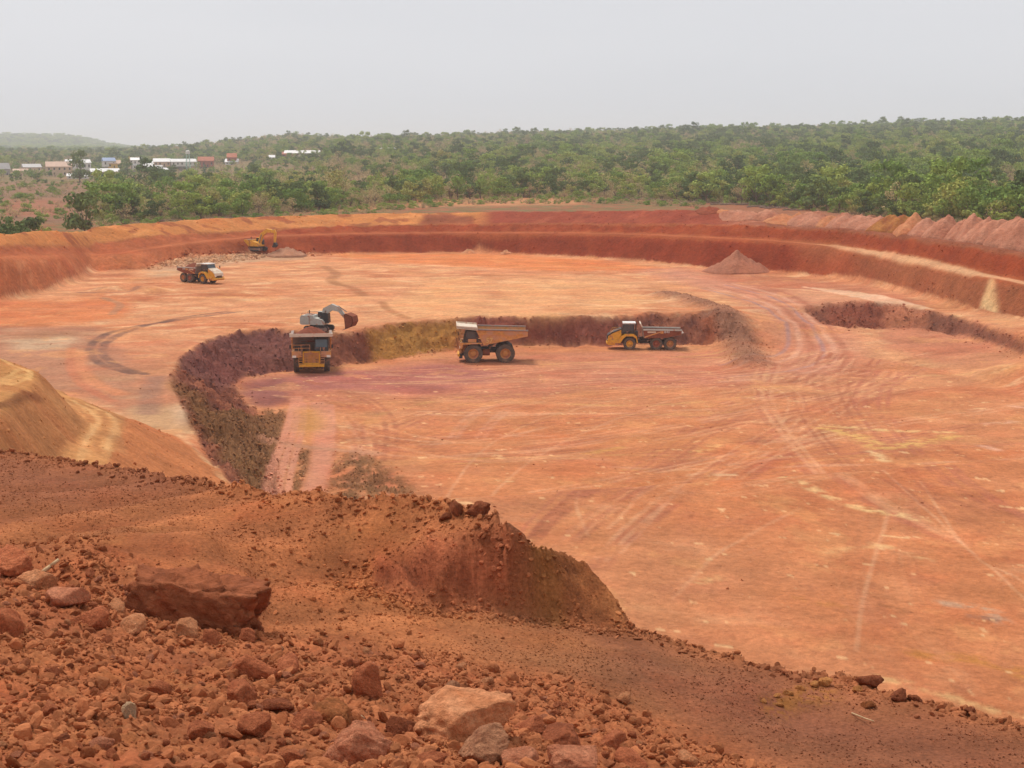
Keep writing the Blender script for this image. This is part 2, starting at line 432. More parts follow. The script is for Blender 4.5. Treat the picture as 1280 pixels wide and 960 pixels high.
# ------------------------------------------------------------------ terrain: relief
def sub(mask, fn):
    """evaluate fn on masked points only"""
    o_ = np.zeros(X.shape)
    o_[mask] = fn(X[mask], Y[mask])
    return o_
def seg_dist(pts, x, y):
    d = np.full(x.shape, 1e9)
    for (xa, ya), (xb, yb) in zip(pts[:-1], pts[1:]):
        dx, dy = xb - xa, yb - ya
        t = np.clip(((x - xa) * dx + (y - ya) * dy) / (dx * dx + dy * dy + 1e-9), 0, 1)
        d = np.minimum(d, np.hypot(x - xa - t * dx, y - ya - t * dy))
    return d
def smooth_line(p, n=8):
    p = np.array(p, float)
    if len(p) < 3: return p
    q = np.vstack([2 * p[0] - p[1], p, 2 * p[-1] - p[-2]])
    o_ = []
    for i in range(1, len(q) - 2):
        for t in np.linspace(0, 1, n, endpoint=False):
            a, b, c, d = q[i - 1], q[i], q[i + 1], q[i + 2]
            o_.append(0.5 * (2 * b + (c - a) * t + (2 * a - 5 * b + 4 * c - d) * t * t + (3 * b - a - 3 * c + d) * t ** 3))
    o_.append(p[-1])
    return np.array(o_)
def bbox_mask(pts, pad):
    x0, y0 = pts.min(0) - pad; x1, y1 = pts.max(0) + pad
    return (X >= x0) & (X <= x1) & (Y >= y0) & (Y <= y1)
def line_mask(pxs, z, width, soft=0.5):
    """soft band of `width` metres along a polyline given in photo pixels on height z (number or list)"""
    pts = smooth_line([P(a, b, z)[:2] for a, b in pxs])
    bm = bbox_mask(pts, width * 2 + 1)
    o_ = np.zeros(X.shape)
    d = seg_dist(pts, X[bm], Y[bm])
    o_[bm] = 1 - sstep(width * (1 - soft) * 0.5, width * 0.5 * (1 + soft), d)
    return o_
def poly_mask(pxs, z, wob=1.0, wscale=3.0, soft=2, zl=None):
    if z is None:                                            # on steep faces: test where each ground point lies in the photograph
        g = np.array(pxs, float)
        k = np.zeros(X.shape); nb = (PU > g[:, 0].min() - 30) & (PU < g[:, 0].max() + 30) & (PV > g[:, 1].min() - 30) & (PV < g[:, 1].max() + 30) & (R > 12)
        k[nb] = fbm(X[nb] / wscale, Y[nb] / wscale, 2) * wob * 8
        return lblur((pip(g, PU + k, PV + k * 0.5) & (R > 12)).astype(float), soft)
    pts = np.array([P(a, b, z)[:2] for a, b in pxs])
    bm = bbox_mask(pts, wob * 2 + 2)
    xx, yy = X[bm], Y[bm]
    wx = xx + wob * fbm(xx / wscale, yy / wscale, 3) * 1.6
    wy = yy + wob * fbm(xx / wscale + 40, yy / wscale + 11, 3) * 1.6
    o_ = np.zeros(X.shape)
    o_[bm] = pip(pts, wx, wy)
    return lblur(o_, soft) if soft else o_
def lblur(M, k):
    """blur only round the filled block"""
    rw, cl = np.where(M.any(1))[0], np.where(M.any(0))[0]
    if not len(rw): return M
    p_ = 2 * k + 2
    s_ = (slice(max(rw[0] - p_, 0), rw[-1] + p_), slice(max(cl[0] - p_, 0), cl[-1] + p_))
    M = M.copy(); M[s_] = blur(M[s_], k, k, 2)
    return M
def fan_mask(lo_r, hi_r):
    return (R > lo_r) & (R < hi_r) & (np.abs(A) < 0.45)

_c, _s = math.cos(PITCH), math.sin(PITCH)
_dep = np.maximum(Y * _c - (Z - CAM_H) * _s, 0.05)
PU = 640 + F_PX * X / _dep
PV = 480 - F_PX * (Y * _s + (Z - CAM_H) * _c) / _dep
M_near = R_near & (R < 70)
M_pit = (R_inpit | R_wall) & fan_mask(40, 800)
M_rim = R_out & fan_mask(100, 800)
pit_lo = M_pit & ~R_wall

# soft region weights
W_scarp = blur((R_scarp | R_bank).astype(float), 2, 2, 1)
W_wall = blur(R_wall.astype(float), 1, 1, 1) * R_wall
W_floor = np.clip(blur(pit_lo.astype(float), 1, 1, 1) - W_scarp, 0, 1)
W_mface = blur(R_mface.astype(float), 2, 3, 1)

dz = np.zeros(X.shape)
n_floor = sub(pit_lo, lambda x, y: fbm(x / 11, y / 7, 4))
dz += W_floor * n_floor * 0.22
fine = sub(M_pit, lambda x, y: fbm(x / 2.3, y / 2.3, 4))
chunk = sub(M_pit & (W_scarp > 0.01), lambda x, y: np.abs(fbm(x / 2.6, y / 2.6, 5, 0.6)))
edge = sub(M_pit & (R > 80) & (R < 300), lambda x, y: fbm(x / 4.5 + 3, y / 9, 4, .6))
W_edge = blur((R_scarp | R_bank).astype(float), 6, 6, 1)
dz += W_scarp * (chunk * 2.4 - 0.6 + fine * 0.35) + W_edge * np.clip(edge, -.35, .7) * 1.5
rill = sub(R_wall & fan_mask(60, 800), lambda x, y: fbm(np.arctan2(x, y) * 110, np.hypot(x, y) / 14, 4))
W_ledge = blur(pip(poly(b1a + b1b[::-1]), X, Y).astype(float), 2, 2, 1)
dz += W_wall * (1 - 0.85 * W_ledge) * (rill * 0.8 + fine * 0.45)
dz += W_floor * fine * 0.04
rim_n = sub(M_rim, lambda x, y: fbm(x / 5, y / 5, 4))
dz += np.where(M_rim, rim_n * 0.35, 0)
# mounds and ramp on the left keep smooth faces with light erosion
W_mound = blur(R_mound.astype(float), 2, 2, 1)
dz += W_mound * sub(R_mound, lambda x, y: 0.35 * fbm(x / 4.0, y / 4.0, 4))
# churned slope with crawler cleat marks, lower left of the pit
scaly_px = [(236, 528), (262, 518), (300, 505), (345, 498), (362, 520), (352, 560), (372, 650), (320, 640), (298, 606), (266, 574)]
scaly = poly_mask(scaly_px, 2.0, 0.8, 4.0, 3)
patch2 = np.maximum(poly_mask([(362, 566), (390, 560), (384, 640), (352, 640)], 0.0, 1.0, 2.0, 3), poly_mask([(414, 566), (456, 572), (486, 590), (510, 640), (408, 640)], 0.0, 2.6, 4.0, 5))
patch2 = np.maximum(patch2, poly_mask([(330, 512), (352, 508), (362, 530), (345, 560), (335, 545)], 0.3, .8, 2.0, 2))
patch2 = patch2 * sub(patch2 > .01, lambda x, y: sstep(-.35, .1, fbm(x / 1.7, y / 3.5, 4, .6)))
scaly = np.maximum(scaly, patch2)
lanes = np.zeros(X.shape)
for ln_p, wd_ in (([(368, 498), (364, 520), (356, 545), (346, 572), (338, 600), (334, 640)], 0.9), ([(374, 498), (372, 522), (366, 546), (358, 572), (350, 600), (347, 640)], 0.9), ([(380, 505), (380, 530), (372, 560), (362, 600), (360, 640)], .7),
                 ([(398, 505), (402, 530), (404, 555), (400, 585), (392, 615), (390, 650)], 2.0), ([(412, 508), (414, 530), (412, 560)], 1.0)):
    lanes = np.maximum(lanes, line_mask(ln_p, 0.0, wd_, .5))
scaly = scaly * (1 - .85 * lanes)
lump = sub(scaly > 0.01, lambda x, y: np.abs(fbm(x / 0.8, y / 1.1, 3)))
dz += scaly * (lump * 1.1 - 0.15)
# rubble apron below the far excavator
apron = line_mask([(170, 330), (240, 324), (300, 317), (355, 316)], 5.0, 13, 0.9) * blur(pit_lo.astype(float), 3, 3, 1)
dz += apron * (1.1 + 0.5 * fine)
# pushed-up windrow at the end of the scarp
wind = line_mask([(832, 375), (868, 382), (905, 393), (928, 408), (940, 424)], 3.8, 5.0, 0.8)
dz += wind * (0.9 + 0.4 * fine)
hump = line_mask([(135, 362), (165, 358), (190, 364)], 4.6, 5, 0.9)
dz += hump * 0.7

# near bench: crumbly ground
xn, yn = X[M_near], Y[M_near]
n1 = fbm(xn / 1.6, yn / 1.6, 5, 0.55)
n2 = np.abs(fbm(xn / 0.42, yn / 0.42, 4, 0.6))
n3 = fbm(xn / 0.13, yn / 0.13, 3)
tmp = np.zeros(X.shape); tmp[M_near] = n1; near1 = tmp
tmp = np.zeros(X.shape); tmp[M_near] = n2; near2 = tmp
tmp = np.zeros(X.shape); tmp[M_near] = n3; near3 = tmp
W_pile = blur(R_pile.astype(float), 4, 4, 1)
platform = poly_mask([(300, 606), (515, 608), (600, 625), (645, 655), (640, 690), (540, 720), (440, 745), (300, 700)], 24.6, 0.3, 1.0, 6)
dz += np.where(M_near, near1 * 0.10 + near3 * 0.016 + (near2 - 0.12) * (0.04 + 0.16 * W_pile + 0.05 * platform), 0)
ledge = poly_mask([(-30, 690), (60, 672), (150, 655), (250, 662), (318, 690), (322, 722), (165, 726), (60, 706)], 24.75, 0.25, 1.0, 5)
dz += ledge * 0.46
lipw = np.zeros(X.shape)
lp = np.array([p[:2] for p in lip])
bmm = M_near & (R > 12)
lipw[bmm] = np.exp(-(seg_dist(lp, X[bmm], Y[bmm]) / 0.5) ** 2)
dz += np.where((PU > 650) & (PU < 802), 0.12, 1.0) * lipw * (near2 * 0.22 - 0.02)
facen = sub(W_mface > 0.01, lambda x, y: fbm((x * 0.75 + Z[W_mface > 0.01] * 0.9) / 0.45, (Z[W_mface > 0.01] - x * 0.5) / 1.5, 5, 0.62))
dz += W_mface * np.where(PU > 668, 0.45, 1.0) * (facen * 0.30 + (near2 - .1) * 0.06)
RUTS = [([(-40, 646), (80, 633), (180, 619), (270, 611)], 0.30), ([(20, 676), (130, 650), (230, 634), (340, 622), (440, 620)], 0.35),
        ([(90, 690), (170, 672), (260, 660), (350, 652), (430, 640)], 0.40), ([(-40, 608), (60, 606), (150, 600)], 0.25),
        ([(230, 700), (330, 684), (420, 670), (500, 652)], 0.35), ([(350, 720), (450, 702), (540, 690)], 0.3)]
rut = np.zeros(X.shape)
for pl, wd in RUTS:
    rut = np.maximum(rut, line_mask(pl, 24.6, wd * 2.4, 0.9) * (0.7 + 0.5 * near1))
dz -= rut * 0.13
dz += np.where(M_near, blur(rut, 6, 3, 1) * 0.035, 0)
Z = Z + dz

def hz(x, y):
    """terrain height at a plan point"""
    a, r = math.atan2(x, y), math.hypot(x, y)
    i = min(max(np.searchsorted(rr, r) - 1, 0), NR - 2); j = min(max(np.searchsorted(az, a) - 1, 0), NA - 2)
    s = min(max((r - rr[i]) / (rr[i + 1] - rr[i]), 0), 1); t = min(max((a - az[j]) / (az[j + 1] - az[j]), 0), 1)
    return float((Z[i, j] * (1 - s) + Z[i + 1, j] * s) * (1 - t) + (Z[i, j + 1] * (1 - s) + Z[i + 1, j + 1] * s) * t)
def onground(px, py, z0):
    """ground point seen in pixel (px,py): march the sight line until it meets the terrain near the expected height z0"""
    d = ray(px, py); h = math.hypot(d[0], d[1])
    rt = (z0 - CAM_H) / d[2] * h
    r = rt * 0.72; last = r
    while r < rt * 1.4:
        t = r / h
        if CAM_H + d[2] * t <= hz(d[0] * t, d[1] * t): break
        last = r; r += max(0.02, r * 0.002)
    lo, hi = last, r
    for _ in range(12):
        m_ = .5 * (lo + hi); t = m_ / h
        if CAM_H + d[2] * t <= hz(d[0] * t, d[1] * t): hi = m_
        else: lo = m_
    t = hi / h
    return Vector((d[0] * t, d[1] * t, hz(d[0] * t, d[1] * t)))

# ------------------------------------------------------------------ terrain: soil colours
CO = np.zeros(X.shape + (3,)); CO[:] = CC(150, 100, 70)
def paint(mask, col, amt=1.0):
    global CO
    ii = mask > 0.004
    m = np.clip(mask[ii] * amt, 0, 1)[:, None]
    CO[ii] = CO[ii] * (1 - m) + np.array(col) * m
# --- pit floor
sw = sub(pit_lo, lambda x, y: fbm(x / 26 + 0.5 * fbm(x / 25, y / 40, 2), y / 15.0 + 0.5 * fbm(x / 40 + 7, y / 50, 2), 6, 0.62))
sw2 = sub(pit_lo, lambda x, y: fbm((x + 0.1 * y) / 8 + 5, (y - 0.12 * x) / 4.5 + 0.7 * fbm(x / 30, y / 60, 2), 5, 0.62))
big = sub(pit_lo, lambda x, y: fbm(x / 45 + 9, y / 30, 3))
F = pit_lo.astype(float)
paint(F, CC(205, 130, 88))
LF = F * (1 - 0.5 * R_lower)
paint(F, CC(210, 136, 92))
paint(LF * sstep(-0.05, 0.45, sw), CC(222, 152, 106), 0.8)
paint(LF * sstep(0.0, 0.5, -sw), CC(190, 112, 74), 0.75)
paint(LF * sstep(0.1, 0.5, sw2), CC(232, 172, 126), 0.55)
paint(LF * sstep(0.12, 0.5, -sw2), CC(178, 104, 70), 0.5)
# upper bench: paler, sandy orange
upper = pit_lo & ~R_lower
U = blur(upper.astype(float), 2, 2, 1)
paint(U * sstep(-0.5, 0.5, sw + big), CC(226, 162, 116), 0.7)
paint(U * sstep(0.05, 0.4, sw2), CC(240, 190, 142), 0.6)
paint(U * sstep(0.15, 0.5, -sw2), CC(190, 116, 78), 0.5)
def ip(pts, z, col, amt=1.0, wob=2.0, ws=8.0, soft=4, on=None):
    m = poly_mask(pts, z, wob, ws, soft)
    paint(m if on is None else m * on, col, amt)
def il(pts, z, wd, col, amt=1.0, soft=0.6, brk=0.0):
    m = line_mask(pts, z, wd, soft)
    if brk: m = m * sstep(-brk, brk * 0.6, sw2 + 0.3 * sw)
    paint(m, col, amt)
# bright orange by the far toe and at the left
ip([(400, 318), (620, 317), (760, 326), (860, 338), (700, 340), (520, 330)], 4.5, CC(224, 128, 70), 0.75)
ip([(-200, 385), (60, 375), (160, 372), (165, 395), (60, 408), (-200, 412)], 4.5, CC(216, 122, 72), 0.7)
ip([(540, 350), (760, 350), (830, 380), (700, 398), (520, 400), (470, 390)], 4.3, CC(233, 172, 118), 0.55)
ip([(880, 336), (1080, 355), (1180, 385), (1060, 378), (1000, 372), (900, 352)], 4.5, CC(186, 112, 84), 0.7)
ip([(985, 358), (1060, 362), (1120, 378), (1010, 382)], 4.4, CC(222, 160, 120), 0.7)
for k in range(7):
    il([(1005 + k * 11, 356 + k * 1.2), (1060 + k * 11, 367 + k * 1.5), (1105 + k * 10, 380 + k)], 4.4, 0.9, CC(240, 196, 160), 0.7, 0.7)
ip([(-200, 405), (120, 408), (170, 440), (230, 470), (190, 520), (150, 515), (60, 480), (-200, 440)], 4.5, CC(176, 122, 96), 0.75, 3)
ip([(0, 424), (90, 418), (100, 428), (20, 440)], 4.5, CC(214, 178, 142), 0.7)
ip([(150, 425), (240, 425), (205, 470), (215, 500), (190, 520), (170, 480)], 4.4, CC(206, 136, 98), 0.7)
ip([(160, 505), (235, 505), (262, 540), (225, 545), (165, 540)], 4.4, CC(200, 158, 116), 0.8)
ip([(212, 503), (245, 510), (240, 530), (222, 528)], 4.3, CC(232, 190, 155), 0.9, 1)
# loop tracks on the left of the upper bench
for off in (0, 16):
    il([(300 - off, 388), (225 - off * .6, 398), (150 + off, 410), (120 + off, 424), (112 + off, 440), (130 + off, 455), (165 + off, 465)], 4.5, 1.3, CC(112, 82, 74), 0.85, 0.45, 0.8)
il([(100, 440), (98, 455), (115, 475), (150, 490)], 4.5, 2.0, CC(214, 138, 96), 0.8)
il([(90, 433), (88, 458), (105, 480), (140, 500)], 4.5, 1.2, CC(198, 122, 88), 0.8)
il([(195, 470), (188, 490), (185, 515)], 4.4, 2.4, CC(160, 116, 96), 0.7)
il([(405, 333), (420, 342), (414, 352), (440, 360), (455, 370)], 4.5, 2.2, CC(170, 112, 74), 0.7)
il([(478, 380), (486, 390), (510, 398)], 4.3, 1.4, CC(176, 116, 74), 0.7)
il([(100, 366), (160, 365), (172, 362)], 4.5, 1.6, CC(160, 108, 86), 0.7)
il([(130, 372), (150, 380), (140, 392)], 4.5, 1.4, CC(170, 130, 100), 0.6)
il([(268, 369), (330, 370)], 4.5, 1.4, CC(176, 100, 66), 0.7)
for k in range(26):                                           # wheel passes across the upper bench
    rk = random.Random(k)
    y0 = rk.uniform(330, 396); x0 = rk.uniform(330, 760); ln_ = rk.uniform(120, 380)
    il([(x0, y0), (x0 + ln_ * .5, y0 + rk.uniform(-5, 5)), (x0 + ln_, y0 + rk.uniform(-8, 12))], 4.5, rk.uniform(0.5, 1.2),
       rk.choice([CC(244, 196, 150), CC(192, 118, 78), CC(236, 182, 134), CC(200, 126, 88)]), 0.6, 0.8, 0.3)
ip([(185, 335), (240, 326), (310, 319), (376, 316), (378, 322), (300, 326), (230, 338), (190, 345)], 5.0, CC(200, 158, 122), 0.9, 1.5)
# haul road bending round the windrow, lilac-pink dust
il([(830, 352), (900, 372), (960, 385), (1010, 410), (1030, 430), (990, 448), (900, 455), (800, 455)], 2.0, 12.0, CC(205, 138, 112), 0.75, 0.9)
for k, off in enumerate((-24, -14, -4, 6, 16, 26)):
    il([(900 + off, 374 - off * .2), (960 + off, 388 - off * .2), (1005 + off * 1.1, 412), (1020 + off * 1.5, 432 + off * .25), (985 + off, 447 + off * .5), (900, 456 + off * .5)], 1.5,
       0.7 + 0.2 * (k % 3), [CC(168, 134, 134), CC(226, 168, 138), CC(182, 112, 84)][k % 3], 0.6, 0.8)
ip([(1090, 400), (1240, 425), (1280, 450), (1200, 450), (1110, 430)], 1.5, CC(196, 122, 92), 0.8)
ip([(930, 470), (1100, 470), (1280, 440), (1280, 470), (1100, 500), (940, 490)], 0.0, CC(212, 146, 104), 0.5)
# lower floor: pinkish by the trucks, orange towards the viewer
Lw = R_lower.astype(float)
ip([(300, 470), (420, 462), (560, 446), (900, 436), (900, 470), (620, 500), (420, 500), (330, 500)], 0.0, CC(200, 128, 98), 0.75, 3)
ip([(290, 478), (370, 470), (380, 500), (330, 512), (300, 498)], 0.1, CC(150, 92, 84), 0.9, 2)
ip([(360, 470), (560, 455), (640, 470), (560, 492), (400, 490)], 0.0, CC(176, 106, 96), 0.8, 3)
ip([(480, 545), (700, 520), (900, 530), (1000, 600), (900, 700), (700, 660), (560, 610)], 0.0, CC(211, 132, 84), 0.6, 4)
ip([(900, 560), (1300, 560), (1300, 900), (1100, 860), (900, 700)], 0.0, CC(208, 128, 82), 0.6, 5)
for k in range(46):                                           # broad sweeping wheel passes on the lower floor
    rk = random.Random(100 + k)
    y0 = rk.uniform(446, 590) ; x0 = rk.uniform(400, 1050); ln_ = rk.uniform(140, 420) * (0.5 + (y0 - 440) / 200)
    il([(x0, y0), (x0 + ln_ * .5, y0 + rk.uniform(-9, 3)), (x0 + ln_, y0 + rk.uniform(-26, 4))], 0.0, rk.uniform(0.3, 0.9),
       rk.choice([CC(236, 178, 138), CC(178, 106, 74), CC(228, 166, 122), CC(190, 114, 88), CC(222, 166, 104)]), 0.55, 0.8, 0.35)
for c, (x0, y0, x1, y1, x2, y2) in enumerate([(500, 720, 640, 540, 905, 470), (520, 735, 690, 560, 930, 470), (735, 640, 720, 670, 735, 710), (760, 700, 860, 600, 990, 520),
                                              (775, 730, 905, 590, 1010, 530), (960, 480, 985, 500, 975, 540), (985, 480, 1005, 505, 985, 545), (840, 780, 900, 720, 1000, 660),
                                              (1110, 660, 1080, 760, 1070, 830), (1150, 620, 1210, 700, 1290, 740), (1080, 590, 1200, 690, 1300, 770)]):
    il([(x0, y0), (x1, y1), (x2, y2)], 0.0, 0.32, CC(238, 180, 136), 0.5, 0.8, 0.9)
for off in (0, 34):                                           # paired fresh tracks, centre
    for o2 in (0, 9):
        il([(640 + off * .9 + o2, 503), (600 + off + o2, 512), (575 + off + o2, 530), (562 + off + o2, 548)], 0.0, 0.6, CC(232, 172, 138), 0.5, 0.9, 0.7)
mot = sub(pit_lo, lambda x, y: fbm(x / 9 + 31, y / 12, 6, 0.62))
paint(F * sstep(0.16, 0.28, mot), CC(198, 122, 88), 0.30)
paint(F * sstep(0.20, 0.30, -mot), CC(228, 160, 104), 0.35)
FAM = [([(1075, 425), (1040, 452), (930, 478), (760, 500), (560, 528), (430, 575)], 30, 22), ([(1130, 440), (1090, 475), (1010, 520), (900, 590), (760, 690), (690, 760)], 60, 25),
       ([(420, 470), (560, 470), (720, 462), (900, 458), (1010, 440)], 20, 12), ([(400, 500), (520, 500), (680, 490), (860, 478), (1020, 462)], 30, 14), ([(420, 540), (560, 560), (760, 545), (980, 505), (1150, 470)], 40, 20),
       ([(700, 640), (860, 610), (1050, 560), (1290, 520)], 50, 40), ([(820, 760), (950, 700), (1120, 640), (1300, 610)], 60, 50), ([(960, 500), (1010, 490), (1060, 470), (1100, 445)], 18, 12),
       ([(1080, 640), (1070, 720), (1100, 800), (1160, 880)], 60, 30), ([(1300, 700), (1150, 640), (1060, 570), (1010, 500), (1030, 450)], 40, 20), ([(330, 480), (400, 500), (440, 540), (430, 620)], 22, 18)]
rk = random.Random(77)
for bl_, sx, sy in FAM:
    for q in range(9):
        ox, oy = rk.uniform(-sx, sx), rk.uniform(-sy, sy); st_ = rk.uniform(.85, 1.15)
        pl = [(640 + (x - 640) * st_ + ox + rk.uniform(-4, 4), y + oy + rk.uniform(-3, 3)) for x, y in bl_]
        c_ = rk.choice([CC(234, 172, 130), CC(178, 106, 76), CC(230, 164, 118), CC(186, 110, 86), CC(170, 100, 74)]); nearp = sum(y for x, y in bl_) / len(bl_) > 590; am = rk.uniform(.05, .12) if nearp else rk.uniform(.3, .55); wd_ = rk.uniform(.25, .45) if nearp else rk.uniform(.35, .7)
        for o2 in (0, rk.uniform(9, 14)):
            pts = smooth_line([P(x + o2, y + o2 * .15, 0.0)[:2] for x, y in pl], 4)
            bm_ = bbox_mask(pts, 2) & R_lower
            m_ = np.zeros(X.shape); d_ = seg_dist(pts, X[bm_], Y[bm_])
            m_[bm_] = (1 - sstep(wd_ * .2, wd_ * .8, d_)) * sstep(-.5, .3, sw2[bm_] + mot[bm_])
            paint(m_, c_, am)
PALE = [([(945, 612), (985, 626), (1030, 643), (1080, 657), (1120, 662), (1150, 668)], 1.2, CC(248, 204, 142), 0.85), ([(1030, 535), (1070, 545), (1110, 560), (1190, 545)], 2.4, CC(240, 190, 112), 0.75),
        ([(1040, 532), (1100, 538), (1190, 540)], 1.2, CC(245, 206, 140), 0.7), ([(1090, 565), (1105, 575)], 1.4, CC(246, 206, 150), 0.7), ([(705, 632), (740, 627), (778, 622)], 0.9, CC(246, 200, 150), 0.8),
        ([(640, 648), (680, 640)], 1.6, CC(244, 200, 150), 0.7), ([(862, 594), (918, 595)], 0.7, CC(244, 200, 154), 0.8), ([(870, 566), (897, 558)], 1.2, CC(240, 186, 120), 0.7),
        ([(1235, 530), (1268, 527)], 1.2, CC(240, 180, 150), 0.8), ([(1225, 557), (1246, 562)], 1.2, CC(238, 180, 150), 0.7), ([(1260, 508), (1290, 512)], 1.3, CC(240, 180, 150), 0.7),
        ([(735, 568), (775, 560)], 1.2, CC(226, 164, 88), 0.6), ([(1100, 862), (1160, 872), (1230, 890), (1290, 898)], 0.9, CC(236, 190, 130), 0.7), ([(1180, 765), (1230, 770), (1250, 785)], 1.2, CC(196, 160, 130), 0.8),
        ([(1210, 780), (1245, 784)], 0.5, CC(120, 100, 92), 0.7), ([(1070, 767), (1130, 778)], 0.7, CC(160, 100, 64), 0.7), ([(1150, 830), (1230, 832), (1290, 850)], 1.6, CC(206, 140, 60), 0.55),
        ([(1000, 770), (1060, 780)], 1.0, CC(206, 140, 66), 0.4), ([(1180, 558), (1240, 585)], 0.9, CC(166, 96, 68), 0.6), ([(778, 612), (850, 596)], 0.9, CC(184, 104, 58), 0.6),
        ([(720, 546), (760, 548)], 0.6, CC(160, 96, 66), 0.6), ([(1030, 712), (1110, 702)], 0.9, CC(240, 190, 130), 0.5), ([(860, 760), (900, 750)], 0.9, CC(240, 190, 130), 0.5),
        ([(1090, 700), (1160, 716)], 0.8, CC(244, 196, 140), 0.45), ([(1120, 470), (1250, 468)], 1.6, CC(232, 176, 118), 0.55), ([(470, 520), (560, 500), (650, 494)], 1.0, CC(226, 164, 104), 0.6)]
for pl, wd, c, a in PALE:
    m = line_mask(pl, 0.0, wd, 0.9)
    xx = m > 0.01
    nz_ = sub(xx, lambda x, y: fbm(x / 1.6, y / 1.1, 4, 0.6))
    paint(m * sstep(-0.25, 0.2, nz_), c, a)
spk = sub(pit_lo & (R < 215), lambda x, y: fbm(x / 2.6, y / 1.9, 4, 0.65))
paint(sstep(0.36, 0.46, spk) * Lw, CC(244, 192, 138), 0.75)
paint(sstep(0.40, 0.6, -spk) * Lw, CC(160, 92, 60), 0.5)
# --- scarp faces
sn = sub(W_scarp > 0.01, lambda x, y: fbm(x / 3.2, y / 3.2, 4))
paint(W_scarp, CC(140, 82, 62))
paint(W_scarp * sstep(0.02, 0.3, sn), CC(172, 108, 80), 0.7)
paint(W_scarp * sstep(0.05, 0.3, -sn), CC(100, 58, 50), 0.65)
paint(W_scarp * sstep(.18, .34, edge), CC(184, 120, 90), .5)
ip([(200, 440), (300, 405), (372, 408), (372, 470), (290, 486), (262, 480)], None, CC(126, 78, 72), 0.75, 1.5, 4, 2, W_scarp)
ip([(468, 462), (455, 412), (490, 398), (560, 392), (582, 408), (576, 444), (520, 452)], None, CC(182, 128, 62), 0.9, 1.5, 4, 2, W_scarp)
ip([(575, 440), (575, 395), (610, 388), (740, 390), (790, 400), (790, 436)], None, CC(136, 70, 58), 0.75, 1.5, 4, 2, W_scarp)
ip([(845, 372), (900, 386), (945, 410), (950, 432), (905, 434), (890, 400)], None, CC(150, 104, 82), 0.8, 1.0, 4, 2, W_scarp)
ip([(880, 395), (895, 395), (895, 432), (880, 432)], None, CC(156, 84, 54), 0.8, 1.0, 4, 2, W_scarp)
paint(wind, CC(156, 108, 84), 0.85)
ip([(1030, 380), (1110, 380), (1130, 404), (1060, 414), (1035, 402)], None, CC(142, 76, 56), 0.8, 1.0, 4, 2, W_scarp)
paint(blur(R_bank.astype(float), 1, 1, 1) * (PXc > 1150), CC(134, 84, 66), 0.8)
paint(blur(R_bank.astype(float), 2, 2, 1) * sstep(1105, 1120, PXc) * sstep(1180, 1160, PXc), CC(190, 118, 86), 0.8)
paint(scaly, CC(128, 88, 58), 0.95)
paint(scaly * sstep(0.02, 0.3, lump), CC(160, 112, 74), 0.6)
ip([(225, 530), (262, 515), (290, 520), (282, 545), (245, 548)], 3.5, CC(120, 78, 46), 0.6, 1.0)
ip([(215, 475), (255, 478), (270, 505), (235, 510)], 4.0, CC(140, 96, 60), 0.8, 1.0)
paint(lanes, CC(216, 146, 116), 0.85)
il([(330, 550), (400, 562), (470, 568)], 0.0, 1.4, CC(196, 140, 108), 0.7)
ip([(370, 515), (400, 512), (405, 540), (375, 545)], 0.0, CC(206, 146, 80), 0.7, 1.0)
# --- walls
Wn = sub(R_wall, lambda x, y: fbm(x / 10, y / 10, 4))
paint(W_wall, CC(156, 74, 42))
paint(W_wall * sstep(0.0, 0.5, rill + 0.4 * Wn), CC(174, 90, 52), 0.55)
paint(W_wall * sstep(0.05, 0.5, -rill + 0.3 * Wn), CC(146, 68, 44), 0.5)
lowlift = blur((R_wall & pip(poly(b1a + [(700, 0, 0)] + back), X, Y)).astype(float), 1, 1, 1)
paint(lowlift * sstep(1120, 1000, PXc) * sstep(330, 480, PXc), CC(146, 64, 38), 0.7)
paint(lowlift * sstep(980, 1200, PXc), CC(168, 108, 76), 0.8)
paint(W_wall * sstep(400, 220, PXc), CC(192, 118, 80), 0.6)
paint(lowlift * sstep(330, 120, PXc), CC(198, 124, 84), 0.7)
benchw = pip(poly(b1a + b1b[::-1]), X, Y).astype(float)
bmid = np.array([((p[0] + q[0]) / 2, (p[1] + q[1]) / 2) for p, q in zip(b1a, b1b)])
bl0 = np.zeros(X.shape); mk_ = (benchw > 0) | (W_ledge > .05); bl0[mk_] = 1 - sstep(.5, 1.4, seg_dist(bmid, X[mk_], Y[mk_]))
ip([(985, 300), (1040, 305), (1100, 315), (1160, 327), (1220, 340), (1300, 355), (1300, 392), (1200, 372), (1100, 345), (1000, 322)], None, CC(166, 104, 72), 0.75, .3, 4, 2, W_wall)
paint(benchw, CC(172, 98, 60), 0.5); paint(bl0, CC(196, 120, 80), 0.55); paint(bl0 * sstep(980, 1100, PXc), CC(222, 178, 140), 0.9)
ip([(1218, 395), (1250, 398), (1243, 350), (1236, 350), (1226, 382)], None, CC(232, 200, 152), 0.95, 0.3, 2.0, 1, W_wall)
ip([(990, 320), (1060, 325), (1080, 350), (1000, 342)], None, CC(192, 98, 60), 0.6, 1, 4, 3, W_wall)
hang = sub(R_wall & (PXc < 120), lambda x, y: fbm(np.arctan2(x, y) * 260, np.hypot(x, y) / 10, 4))
paint(lowlift * sstep(110, 80, PXc) * sstep(0.0, 0.4, hang), CC(210, 146, 106), 0.7)
